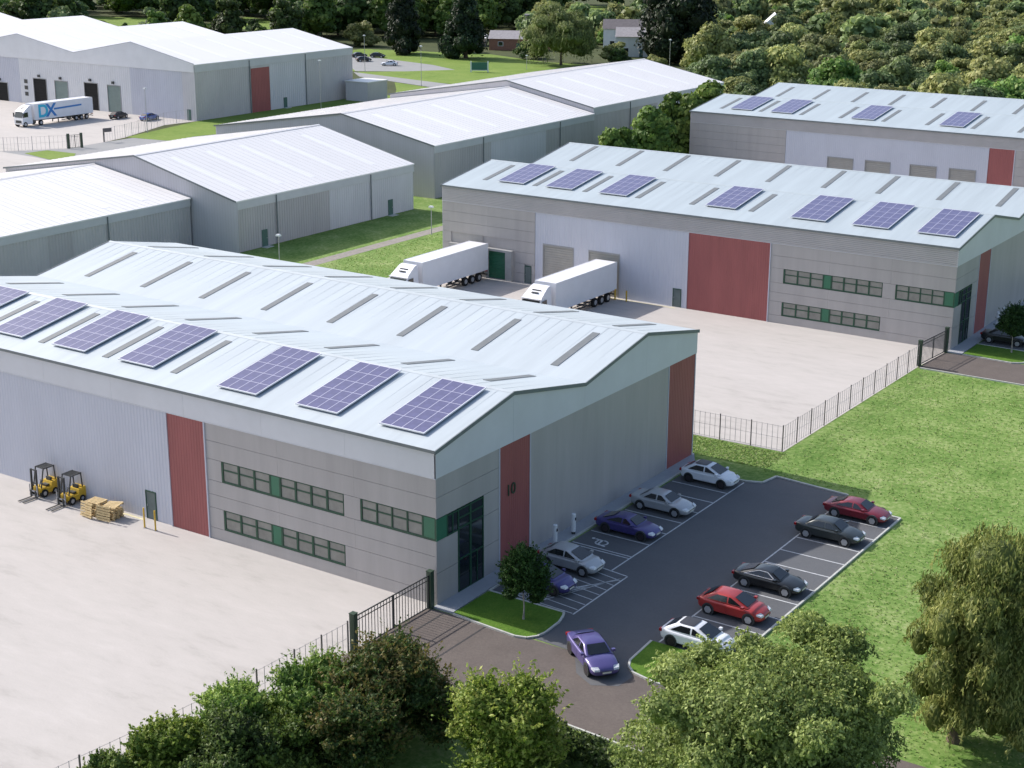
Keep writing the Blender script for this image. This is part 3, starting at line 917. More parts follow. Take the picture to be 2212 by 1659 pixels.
# ------------------------------------------------------------------ pale sheds behind
def shed(label, X, Y0, Y1, E, rx, rz, bx, bz, fasc, spans, pipes, doors, lights, endcut=None):
    """shed whose front faces +X; local origin at the front left corner (X, Y0)"""
    B = thing('shed', label, 'shed', (X, Y0, 0))
    D = Y1 - Y0
    RX, BX = rx - X, bx - X
    core = MB()
    prof = [(-.08, 0.0), (-.08, E - .14), (RX, rz - .18), (BX + .1, bz - .16), (BX + .1, 0.0)]
    n = len(prof)
    vs = [(x, .08, z) for x, z in prof] + [(x, D - .08, z) for x, z in prof]
    core.add(vs, [tuple(range(n)), tuple(range(n, 2 * n))[::-1]] + [(k, n + k, n + (k + 1) % n, (k + 1) % n) for k in range(n)])
    core.build('wall', 'shed_wall', B)
    # end gable sheet facing -Y, ribbed
    m = MB()
    xs = np.arange(BX + .12, -.05, .45)
    for a in xs:
        b = min(a + .45, -.04)
        for (u, v, d) in ((a, a + .24, 0.0), (a + .24, b, .035)):
            def zt(x):
                return E - .15 + (rz - E) * (x / RX) if x > RX else bz - .15 + (rz - bz) * (x - BX) / (RX - BX)
            m.add([(u, .06 - d, 0.02), (v, .06 - d, 0.02), (v, .06 - d, zt(v)), (u, .06 - d, zt(u))], [(0, 1, 2, 3)])
    m.build('end_cladding', 'shed_wall_w', B)
    # roof slopes
    for (xa, za, xb, zb) in ((.12, E + .0, RX, rz), (RX, rz, BX - .1, bz)):
        r = MB()
        v = [(xa, -.1, za), (xa, D + .1, za), (xb, D + .1, zb), (xb, -.1, zb)]
        v += [(x, y, z - .14) for x, y, z in v]
        r.add(v, [(0, 1, 2, 3), (7, 6, 5, 4), (0, 4, 5, 1), (1, 5, 6, 2), (2, 6, 7, 3), (3, 7, 4, 0)])
        nn = int(D / 1.0)
        sl = (zb - za)
        for k in range(1, nn):
            y = k * D / nn
            r.add([(xa, y - .02, za + .002), (xa, y + .02, za + .002), (xb, y + .02, zb + .002), (xb, y - .02, zb + .002),
                   (xa, y - .02, za + .03), (xa, y + .02, za + .03), (xb, y + .02, zb + .03), (xb, y - .02, zb + .03)],
                  [(4, 5, 6, 7), (0, 1, 5, 4), (2, 3, 7, 6), (1, 2, 6, 5), (3, 0, 4, 7)])
        r.build('roof', 'shed_roof', B)
    MB().add([(RX - .35, -.12, rz - .03), (RX, -.12, rz + .07), (RX + .35, -.12, rz - .03), (RX - .35, D + .12, rz - .03), (RX, D + .12, rz + .07), (RX + .35, D + .12, rz - .03)],
                 [(0, 1, 4, 3), (1, 2, 5, 4), (0, 2, 1), (3, 4, 5)]).build('ridge_cap', 'shed_roof', B)
    for yy in (-.16, D + .10):
        MB().add([(.14, yy, E - .16), (RX, yy, rz - .16), (BX - .12, yy, bz - .16), (.14, yy, E + .05), (RX, yy, rz + .05), (BX - .12, yy, bz + .05),
                  (.14, yy + .06, E - .16), (RX, yy + .06, rz - .16), (BX - .12, yy + .06, bz - .16), (.14, yy + .06, E + .05), (RX, yy + .06, rz + .05), (BX - .12, yy + .06, bz + .05)],
                 [(0, 1, 4, 3), (1, 2, 5, 4), (9, 10, 7, 6), (10, 11, 8, 7), (3, 4, 10, 9), (4, 5, 11, 10), (0, 6, 7, 1), (1, 7, 8, 2), (0, 3, 9, 6)]).build('verge_trim', 'trim', B)
    for (y, w) in lights:
        a0, a1 = .12, .86
        xa, xb = RX * a0, RX * a1
        za, zb = E + (rz - E) * a0, E + (rz - E) * a1
        MB().add([(xa, y, za + .035), (xa, y + w, za + .035), (xb, y + w, zb + .035), (xb, y, zb + .035),
                  (xa, y, za - .02), (xa, y + w, za - .02), (xb, y + w, zb - .02), (xb, y, zb - .02)],
                 [(0, 1, 2, 3), (0, 4, 5, 1), (2, 6, 7, 3), (1, 5, 6, 2), (3, 7, 4, 0)]).build('rooflight', 'shed_light', B)
    # front: fascia, cladding spans
    MB().box(-.06, .07, 0, D, E - fasc, E - .15).build('fascia', 'shed_fascia', B)
    for (a, b, mname) in spans:
        ribbed(a + .01, b - .01, -.05, .03, E - fasc - .01, .45, .04, 'y').build('cladding_sheet', mname, B)
    for y in pipes:
        MB().cyl((.14, y, .05), (.14, y, E - .2), .075, 8).build('drain_pipe', 'trim', B)
    for y in doors:
        d = MB().box(-.02, .05, y - .5, y + .5, .05, 2.15).build('door', 'door', B)
        MB().box(.051, .09, y + .3, y + .36, 1.0, 1.12).build('handle', 'steel', d)
        MB().box(.05, .9, y - .7, y + .7, .0, .06).build('door_step', 'kerb', B)
    return B


shed('nearest of the pale sheds in a row, lowest at the left edge', -87.0, 10, 66.0, 6.0, -104, 8.7, -121, 6.0, 1.0,
     [(0, 34, 'shed_wall'), (34, 37.5, 'shed_wall_p'), (37.5, 56, 'shed_wall')], [23, 42.7], [], [(8 + 6.0 * k, 1.0) for k in range(8)])
shed('shed with two doors and a white wall stretch above the dark grass strip', -79.5, 66.25, 101.2, 6.35, -96.6, 10.4, -122, 6.5, 1.1,
     [(0, 7, 'shed_wall_p'), (7, 17.2, 'shed_wall_p'), (17.2, 34.9, 'shed_wall_w')], [7.0, 25.5], [4.75, 29.7], [(3.5 + 6.2 * k, 1.0) for k in range(5)])
shed('shed standing behind the corner of the middle warehouse', -81.9, 109.2, 153.2, 7.65, -99, 11.0, -125, 7.2, 1.1,
     [(0, 12, 'shed_wall_p'), (12, 14.3, 'shed_wall'), (14.3, 29.5, 'shed_wall_w'), (29.5, 44, 'shed_wall_p')], [12.1, 33.4], [], [(4 + 7.2 * k, 1.1) for k in range(6)])
shed('farthest shed of the pale row, in front of the big dark evergreen', -82.2, 153.35, 200.7, 8.6, -99.5, 12.0, -125, 8.0, 1.3,
     [(0, 12, 'shed_wall'), (12, 22, 'shed_wall_p'), (22, 47.3, 'shed_wall_w')], [12.1], [3.6], [(5 + 8 * k, 1.1) for k in range(5)])


# the big multi-bay depot at top left
def depot():
    Y0, X0 = 149.8, -170.1
    B = thing('depot', 'big white multi-bay depot with loading doors behind the blue and white lorry', 'depot', (X0, Y0, 0))
    E, V, R, Wb, D = 10.85, 11.25, 14.2, 34.2, 47.6
    front = [(0, E), (-Wb / 2, R), (-Wb, V), (-1.5 * Wb, R), (-2 * Wb, V), (-2.5 * Wb, R), (-3 * Wb, V), (-3.5 * Wb, R), (-4 * Wb, E)]
    W = 4 * Wb
    n = len(front)
    core = [(-.1, 0)] + [(x - (.1 if x == 0 else 0), z - .2) for x, z in front[:-1]] + [(-W + .1, E - .2), (-W + .1, 0)]
    c = MB()
    m_ = len(core)
    c.add([(x, .1, z) for x, z in core] + [(x, D - .1, z) for x, z in core], [tuple(range(m_)), tuple(range(m_, 2 * m_))[::-1]] + [(k, m_ + k, m_ + (k + 1) % m_, (k + 1) % m_) for k in range(m_)])
    c.build('wall', 'shed_wall', B)
    back = {0: 47.6, 1: 47.6, 2: 48.5, 3: 49.5, 4: 30, 5: 47, 6: 30, 7: 34, 8: 34}
    for i in range(n - 1):
        (xa, za), (xb, zb) = front[i], front[i + 1]
        r = MB()
        d = D + .1
        e = .12 if i == 0 else 0
        r.add([(xa + e, -.1, za), (xa + e, d, za), (xb, d, zb), (xb, -.1, zb), (xa + e, -.1, za - .15), (xa + e, d, za - .15), (xb, d, zb - .15), (xb, -.1, zb - .15)],
              [(0, 1, 2, 3), (7, 6, 5, 4), (0, 4, 5, 1), (1, 5, 6, 2), (2, 6, 7, 3), (3, 7, 4, 0)])
        r.build('roof', 'shed_roof', B)
        for k in range(6):
            y = 3 + k * 7.6
            t0, t1 = .12, .88
            p0 = (xa + (xb - xa) * t0, za + (zb - za) * t0)
            p1 = (xa + (xb - xa) * t1, za + (zb - za) * t1)
            MB().add([(p0[0], y, p0[1] + .03), (p0[0], y + 1.1, p0[1] + .03), (p1[0], y + 1.1, p1[1] + .03), (p1[0], y, p1[1] + .03),
                      (p0[0], y, p0[1] - .03), (p0[0], y + 1.1, p0[1] - .03), (p1[0], y + 1.1, p1[1] - .03), (p1[0], y, p1[1] - .03)],
                     [(0, 1, 2, 3), (0, 4, 5, 1), (2, 6, 7, 3), (1, 5, 6, 2), (3, 7, 4, 0)]).build('rooflight', 'shed_light', B)
        # parapet fascia on the front gables
        MB().add([(xa, -.14, 9.35), (xb, -.14, 9.35), (xb, -.14, zb + .12), (xa, -.14, za + .12), (xa, -.02, 9.35), (xb, -.02, 9.35), (xb, -.02, zb + .12), (xa, -.02, za + .12)],
                 [(3, 2, 1, 0), (4, 5, 6, 7), (2, 3, 7, 6), (1, 0, 4, 5)]).build('gable_fascia', 'fascia_pale', B)
        MB().bar((xa, -.1, za + .16), (xb, -.1, zb + .16), .16, .07).build('coping', 'trim_pale', B)
    # front cladding with openings
    spans = [(-3.5, 0, 'shed_wall_w'), (-18.0, -3.5, 'wall_white'), (-51.7, -18.0, 'depot_white'), (-W, -51.7, 'wall_white')]
    doors = [(-47.5, -43.3, 5.5, 'dark_int'), (-40.8, -36.7, 5.4, 'shutter_green'), (-31.8, -27.6, 5.6, 'dark_int'), (-24.9, -21.0, 5.5, 'shutter_green'), (-60.5, -55.8, 4.0, 'dark_int')]
    doors.sort()
    for a, b, mn in spans:
        cur = a
        for (d0, d1, dz, dm) in doors:
            if d0 > a and d1 < b:
                ribbed(cur, d0, .04, .02, 9.34, .6, .04).build('cladding_sheet', mn, B)
                ribbed(d0, d1, .04, dz, 9.34, .6, .04).build('cladding_sheet', mn, B)
                cur = d1
        ribbed(cur, b, .04, .02, 9.34, .6, .04).build('cladding_sheet', mn, B)
    for (d0, d1, dz, dm) in doors:
        s = hribs(d0 + .1, d1 - .1, .095, .02, dz - .02, 10, .03).build('loading_door', dm, B)
        MB().box(d0, d0 + .12, -.06, .08, .02, dz).box(d1 - .12, d1, -.06, .08, .02, dz).box(d0 + .12, d1 - .12, -.06, .08, dz - .15, dz).build('door_frame', 'dock', s)
        MB().box((d0 + d1) / 2 - .25, (d0 + d1) / 2 + .25, -.35, -.01, dz + .25, dz + .75).build('wall_lamp', 'steel_dark', B)
    d = MB().box(-2.5, -1.5, -.06, .0, .03, 2.15).build('door', 'door', B)
    for z0, z1 in ((4.2, 5.0), (2.9, 3.7), (1.6, 2.4)):
        MB().box(-50.3, -49.3, -.06, -.02, z0, z1).build('dark_board', 'steel_dark', B)
    # right side wall
    MB().box(-.06, .08, 0, D, 9.35, E - .17).build('fascia', 'shed_fascia', B)
    for a, b, mn in ((0, 15.6, 'shed_wall'), (21.2, 32.2, 'shed_wall_w'), (32.2, D, 'shed_wall')):
        ribbed(a + .02, b - .02, -.05, .03, 9.34, .6, .05, 'y').build('cladding_sheet', mn, B)
    ribbed(15.7, 21.1, -.03, .03, 8.85, .45, .05, 'y').build('red_panel', 'red', B)
    MB().box(-.05, .05, 15.6, 21.2, 8.86, 9.34).build('cladding_panel', 'shed_wall', B)
    MB().box(-.02, .07, 25.1, 26.1, .05, 2.2).build('door', 'door', B)
    MB().box(.07, 1.0, 24.8, 26.4, .0, .12).build('door_step', 'kerb', B)
    for y in (15.2, 32.1):
        MB().cyl((.16, y, .05), (.16, y, E - .3), .10, 8).build('drain_pipe', 'trim', B)
    return B


MT['fascia_pale'] = mat('pale gable fascia', (0.62, 0.63, 0.665), 0.5, var=0.05, scale=0.3)
MT['trim_pale'] = mat('grey coping', (0.30, 0.31, 0.34), 0.5, var=0.08, scale=1)
MT['depot_white'] = mat('bright white cladding', (0.62, 0.62, 0.645), 0.5, var=0.05, scale=0.4)
MT['shutter_green'] = mat('green grey shutter', (0.16, 0.215, 0.205), 0.55, var=0.08, scale=1)
depot()

an = thing('annex', 'small flat-roofed grey annex at the end of the big depot', 'annex', (-162.3, 192.9, 0))
MB().box(-6.2, 0, 0, 6.6, 0, 4.05).build('wall', 'shed_wall', an)
MB().box(-6.35, .15, -.15, 6.75, 4.055, 4.25).build('roof', 'shed_roof', an)
ribbed(-6.1, -.1, -.01, .05, 3.95, .5, .04).build('cladding_sheet', 'shed_wall_w', an)
ribbed(.1, 6.5, .01, .05, 3.95, .5, .04, 'y').build('cladding_sheet', 'shed_wall', an)


# ------------------------------------------------------------------ far houses
def house(label, loc, rotz, w, d, h, rh, wall, roof, flat=False, wins=((-.3, 1.2), (.3, 1.2))):
    B = thing('house', label, 'house', loc, rotz)
    MB().box(-w / 2, w / 2, -d / 2, d / 2, 0, h).build('wall', wall, B)
    if flat:
        MB().box(-w / 2 - .3, w / 2 + .3, -d / 2 - .3, d / 2 + .3, h + .003, h + .35).build('roof', roof, B)
    else:
        MB().extr([(-d / 2 - .4, h - .1), (d / 2 + .4, h - .1), (0, h + rh)], 0, -w / 2 - .3, w / 2 + .3).build('roof', roof, B)
    for (fx, z) in wins:
        wv = MB().box(fx * w - .8, fx * w + .8, -d / 2 - .06, -d / 2 - .005, z, z + 1.3).build('window', 'render_w', B)
        MB().box(fx * w - .65, fx * w + .65, -d / 2 - .075, -d / 2 - .062, z + .12, z + 1.18).build('pane', 'dark_glass', wv)
    MB().box(-.5, .5, -d / 2 - .05, -d / 2 - .004, 0, 2.1).build('door', 'door', B)
    return B


house('low brick house with grey roof between the conifer and the pale willow', (-207, 318, 0), RAD(25), 17, 8, 3.4, 2.0, 'brick', 'slate')
house('cream tower block of a house rising behind the brick house', (-213, 338, 0), RAD(25), 8, 8, 8.6, 0, 'render', 'slate', True)
house('white house with grey roof beside the big dark evergreen', (-168.5, 322, 0), RAD(28), 14, 9, 5.6, 2.2, 'render_w', 'slate')
house('dark-roofed house behind the white house', (-184, 340, 0), RAD(28), 13, 9, 6.0, 2.4, 'render_w', 'tile')
house('small white-roofed hut alone in the scrub at the top right', (-177, 428, 0), RAD(118), 8, 7, 2.3, 3.6, 'tile', 'render_w')
house('long low hut half hidden between the two dark conifers', (-226, 320, 0), RAD(30), 9, 6, 2.6, .8, 'render', 'render_w')

# ------------------------------------------------------------------ cars
def loft(secs):
    """secs: list of (x, [(y,z)...half outline from bottom centre to top centre])"""
    mb = MB()
    n = len(secs[0][1])
    ring = 2 * n - 2
    vs = []
    for x, hp in secs:
        pts = [(x, y, z) for y, z in hp] + [(x, -y, z) for y, z in hp[-2:0:-1]]
        vs += pts
    fs = []
    for i in range(len(secs) - 1):
        for k in range(ring):
            k2 = (k + 1) % ring
            fs.append((i * ring + k, (i + 1) * ring + k, (i + 1) * ring + k2, i * ring + k2))
    fs.append(tuple(range(ring)))
    e = (len(secs) - 1) * ring
    fs.append(tuple(e + k for k in range(ring))[::-1])
    return mb.add(vs, fs)


CAR = dict(
    sedan=dict(L=4.55, H=1.42, W=.90, belt=.93, wb=(-1.36, 1.38), rb=-1.62, rt=-.92, wt=.30, ws=1.10, tail=.99, hood=.93, nose=.70, roofw=.57),
    hatch=dict(L=4.25, H=1.47, W=.89, belt=.95, wb=(-1.32, 1.32), rb=-1.93, rt=-1.12, wt=.10, ws=1.26, tail=1.0, hood=.94, nose=.72, roofw=.59),
    coupe=dict(L=4.50, H=1.32, W=.92, belt=.88, wb=(-1.34, 1.40), rb=-1.85, rt=-.75, wt=.22, ws=1.02, tail=.93, hood=.86, nose=.64, roofw=.54),
)


def car(kind, label, col, loc, rotz, rim='rim', roof=None, group='parked cars', name='parked_car', simple=False, chrome=False):
    d = CAR[kind]
    L, H, W, belt = d['L'] / 2, d['H'], d['W'], d['belt']
    t = thing(name, label, 'car', loc, rotz, group)
    tilt = .02

    def sec(x, w, zb, zt, ztop):
        return (x, [(0, zb), (w * .80, zb), (w * .97, zb + .10), (w, (zb + zt) * .5), (w * .985, zt - .12), (w * .93, zt - .02), (w * .55, ztop - .01), (0, ztop)])
    hood, nose, tail = d['hood'], d['nose'], d['tail']
    S = [sec(-L, W * .70, .42, tail * .82, tail * .82),
         sec(-L + .05, W * .84, .30, tail * .94, tail * .95),
         sec(-L + .22, W * .93, .24, tail - .01, tail + .01),
         sec(-L + .55, W * .985, .21, tail, tail + .03),
         sec(d['rb'] + .25, W, .20, belt + .02, belt + .05),
         sec(-.2, W, .20, belt, belt + .03),
         sec(d['ws'] - .1, W, .20, belt - .01, hood + .03),
         sec(d['ws'] + .35, W * .985, .20, hood - .06, hood),
         sec(L - .55, W * .96, .21, hood - .14, hood - .08),
         sec(L - .25, W * .90, .22, nose, nose + .06),
         sec(L - .07, W * .78, .26, nose - .08, nose - .04),
         sec(L, W * .62, .34, nose - .16, nose - .14)]
    body = loft(S)
    # greenhouse: rounded frustum with pillars in body colour
    zb = belt + .0
    wbt = W * .90
    wr = d['roofw'] + .06
    rings = []
    for f in (0, .55, .88, 1.0):
        fr_ = f ** 1.0
        x0 = d['rb'] + (d['rt'] - d['rb']) * fr_
        x1 = d['ws'] + (d['wt'] - d['ws']) * fr_
        w = wbt + (wr - wbt) * (f ** 1.35)
        z = zb + (H - .05 - zb) * f
        if f == 1.0:
            x0 += .10; x1 -= .14; w -= .08
        ins = .10 if f < 1 else .06
        ring = [(x1, w * .70), (x1 - ins * .6, w * .93), (x1 - .25, w), (x0 + .25, w), (x0 + ins * .6, w * .93), (x0, w * .70)]
        ring = ring + [(x, -y) for x, y in ring[::-1]]
        rings.append([(x, y, z) for x, y in ring])
    g = MB()
    n = 12
    vs = [p for r in rings for p in r]
    fs = []
    for i in range(3):
        for k in range(n):
            fs.append((i * n + k, i * n + (k + 1) % n, (i + 1) * n + (k + 1) % n, (i + 1) * n + k))
    top = rings[3]
    xm = (top[0][0] + top[5][0]) / 2
    vs.append((xm, 0, H))
    for k in range(n):
        fs.append((3 * n + k, 3 * n + (k + 1) % n, 4 * n))
    body.add(vs, fs)
    pm = col if not isinstance(col, tuple) else paint(kind + ' paint', col)
    bo = body.build('body', pm, t, smooth=True)
    sub = bo.modifiers.new('sub', 'SUBSURF')
    sub.levels = 1
    sub.render_levels = 2
    if roof:
        r = MB()
        rr = [(x, y * .96, H - .030) for x, y, z in top]
        r.add(rr + [(xm, 0, H + .03)], [(k, (k + 1) % n, n) for k in range(n)])
        r.build('roof_panel', roof, t, smooth=True)

    # glass, set a little proud of the shell
    def lerp(a, b, f):
        return a + (b - a) * f

    def xs(f):
        return lerp(d['rb'], d['rt'], f), lerp(d['ws'], d['wt'], f)

    def wz(f):
        return wbt + (wr - wbt) * (f ** 1.35), zb + (H - .05 - zb) * f
    f0, f1 = .12, .86

    def gquad(name, pts):
        MB().add(pts, [(0, 1, 2, 3)] if len(pts) == 4 else [tuple(range(len(pts)))]).build(name, MT['car_glass'], t)
    (w0, z0), (w1, z1) = wz(f0), wz(f1)
    (a0, b0), (a1, b1) = xs(f0), xs(f1)
    o = .018
    gquad('windscreen', [(b0 + o, -w0 * .80, z0 + o), (b0 + o, w0 * .80, z0 + o), (b1 + o, w1 * .80, z1 + o * 2), (b1 + o, -w1 * .80, z1 + o * 2)])
    gquad('rear_window', [(a0 - o, w0 * .76, z0 + o), (a0 - o, -w0 * .76, z0 + o), (a1 - o, -w1 * .76, z1 + o * 2), (a1 - o, w1 * .76, z1 + o * 2)])
    for s in (1, -1):
        yo0, yo1 = s * (w0 + .004), s * (w1 + .004)
        bp = -.12
        xr0, xr1 = a0 + .50, a1 + .42
        xf0, xf1 = b0 - .42, b1 - .22
        p = [(bp + .05, yo0, z0), (xf0 + .12, yo0, z0), (xf1, yo1, z1), (bp + .05, yo1, z1)]
        q = [(xr0 - .10, yo0, z0), (bp - .05, yo0, z0), (bp - .05, yo1, z1), (xr1, yo1, z1)]
        gquad('side_window', p if s < 0 else p[::-1])
        gquad('side_window', q if s < 0 else q[::-1])
        if chrome:
            tr_ = MB()
            tr_.bar((xr0 - .2, yo0 * 1.012, z0 - .02), (xf0 + .2, yo0 * 1.012, z0 - .02), .03, .045)
            tr_.bar((xr0 - .12, yo0 * 1.01, z0), (xr1, yo1 * 1.015, z1 + .02), .03, .04).bar((xr1, yo1 * 1.015, z1 + .02), (xf1, yo1 * 1.015, z1 + .02), .03, .04).bar((xf1, yo1 * 1.015, z1 + .02), (xf0 + .14, yo0 * 1.01, z0), .03, .04)
            tr_.build('window_trim', 'frame_light', t)
        # mirrors, lights
        MB().box(d['ws'] - .42, d['ws'] - .24, s * (W * .93), s * (W * .93 + .19), belt - .0, belt + .13).build('wing_mirror', pm, t)
        h = MB().add([(L - .34, s * W * .90, nose + .035), (L - .075, s * W * .785, nose - .045), (L - .055, s * W * .44, nose - .05), (L - .21, s * W * .50, nose + .045),
                      (L - .30, s * W * .93, nose - .06), (L - .035, s * W * .80, nose - .14), (L - .01, s * W * .46, nose - .15)],
                     [(0, 1, 2, 3), (0, 4, 5, 1), (1, 5, 6, 2)])
        h.build('headlight', 'lamp_glass', t)
        MB().box(-L - .012, -L + .16, s * W * .58, s * W * .90, tail - .26, tail - .10).build('tail_light', 'tail', t)
        if not simple:
            for (xa, xb) in ((bp - .02, d['ws'] - .12), (d['rb'] + .62, bp - .04)):
                MB().box(xa, xb, s * (W * .992), s * (W * 1.004), .35, belt - .14).build('door', pm, t)
    MB().box(L - .03, L + .015, -.26, .26, .40, .50).build('number_plate', 'plate', t)
    MB().box(L - .045, L + .006, -W * .42, W * .42, .51, nose - .17).build('grille', 'steel_dark', t)
    MB().box(-L - .02, -L + .05, -.26, .26, tail - .38, tail - .28).build('number_plate', 'plate', t)
    # wheels
    R = .325
    if 'w' not in WH:
        tm = MB()
        tm.tube([(0, -.105, 0), (0, -.10, 0), (0, .10, 0), (0, .105, 0)], [R * .88, R, R, R * .88], 20)
        WH['w'] = tm.mesh('wheel', 'rubber', False)
        WH['arch'] = MB().tube([(0, -.06, 0), (0, .06, 0)], [R + .075, R + .075], 20).mesh('wheel_arch', 'steel_dark')
    if rim not in WH:
        rm = MB()
        rm.tube([(0, -.112, 0), (0, .112, 0)], [R * .30, R * .30], 10)
        for k in range(6):
            a = k * math.pi / 3
            ca, sa = math.cos(a), math.sin(a)
            rm.bar((ca * .06, 0, sa * .06), (ca * R * .70, 0, sa * R * .70), .075, .225, (0, 1, 0))
        rm.tube([(0, -.108, 0), (0, .108, 0)], [R * .66, R * .66], 16)
        WH[rim] = rm.mesh('rim', rim)
    for x in d['wb']:
        for s in (1, -1):
            w = link('wheel', WH['w'], t, (x, s * (W - .085), R))
            link('rim', WH[rim], w)
            link('wheel_arch', WH['arch'], t, (x, s * (W - .045), R + .02))
    return t


WH = {}
c_white = paint('pearl white paint', (0.74, 0.75, 0.79), metal=0.0)
c_silver = paint('silver paint', (0.42, 0.43, 0.45), metal=0.3)
c_purple = paint('dark purple paint', (0.055, 0.045, 0.19))
c_purple2 = paint('violet paint', (0.085, 0.07, 0.22))
c_dred = paint('dark red paint', (0.20, 0.018, 0.03))
c_red = paint('orange red paint', (0.40, 0.035, 0.030))
c_black = paint('black paint', (0.016, 0.017, 0.018))
c_black2 = paint('graphite paint', (0.035, 0.042, 0.042))
c_blue = paint('mid blue paint', (0.03, 0.085, 0.33), metal=0.0)
c_navy = paint('navy paint', (0.02, 0.04, 0.13))
black_roof = mat('black roof panel', (0.035, 0.034, 0.04), 0.45, var=0.1, scale=2)
Z = 0.03
car('hatch', 'white hatchback with black roof at the far end of the row beside the warehouse', c_white, (3.86, 28.3, Z), 0, 'rim_dark', black_roof)
car('sedan', 'silver saloon parked between empty bays beside the warehouse wall', c_silver, (3.68, 21.5, Z), 0)
car('coupe', 'dark purple saloon parked next to the wheelchair bay', c_purple, (3.80, 16.55, Z), 0, 'rim_dark')
car('hatch', 'silver estate car parked beside the hatched area near the chargers', c_silver, (3.68, 9.42, Z), 0)
car('hatch', 'dark purple car half hidden behind the small round tree', c_purple, (3.75, 5.95, Z), 0, 'rim_dark')
car('coupe', 'dark red coupe in the far right corner bay by the grass', c_dred, (15.46, 27.95, Z), 0)
car('sedan', 'graphite saloon second from the far end in the row along the grass', c_black2, (15.38, 23.35, Z), 0)
car('coupe', 'shiny black coupe with bright window trim in the row along the grass', c_black, (15.44, 13.87, Z), 0, chrome=True)
car('hatch', 'bright red hatchback in the row along the grass', c_red, (15.36, 9.07, Z), 0)
car('hatch', 'white hatchback with black roof half hidden by the olive tree', c_white, (15.55, 4.08, Z), 0, 'rim_dark', black_roof)
car('sedan', 'violet saloon driving out of the car park', c_purple2, (11.55, -0.95, Z), RAD(-38.5), 'rim_dark', group='cars on the road', name='car')
car('sedan', 'black car parked behind the young tree at the middle warehouse', c_black, (9.95, 78.8, Z), 0)
car('hatch', 'navy car at the bottom right corner under the weeping tree', c_navy, (36.6, -1.9, Z), RAD(60), group='cars on the road', name='car')
car('hatch', 'dark car parked nearer the lorry in front of the depot wall', c_black, (-185.6, 143.9, .03), RAD(100), group='cars by the depot', simple=True)
car('hatch', 'blue car parked right of the dark one by the depot wall', c_blue, (-178.8, 145.6, .03), RAD(95), group='cars by the depot', simple=True)
car('sedan', 'white car alone in the distant car park', c_white, (-207.8, 257.6, .03), RAD(215), group='cars in the distant car park', simple=True)
car('hatch', 'black car nearest the depot corner in the distant car park', c_black, (-220.5, 262.5, .03), RAD(60), group='cars in the distant car park', simple=True)
car('hatch', 'black car furthest back in the distant car park', c_black, (-224.5, 273.5, .03), RAD(20), group='cars in the distant car park', simple=True)
car('sedan', 'black car behind the depot corner in the distant car park', c_black, (-229.5, 271.5, .03), RAD(60), group='cars in the distant car park', simple=True)


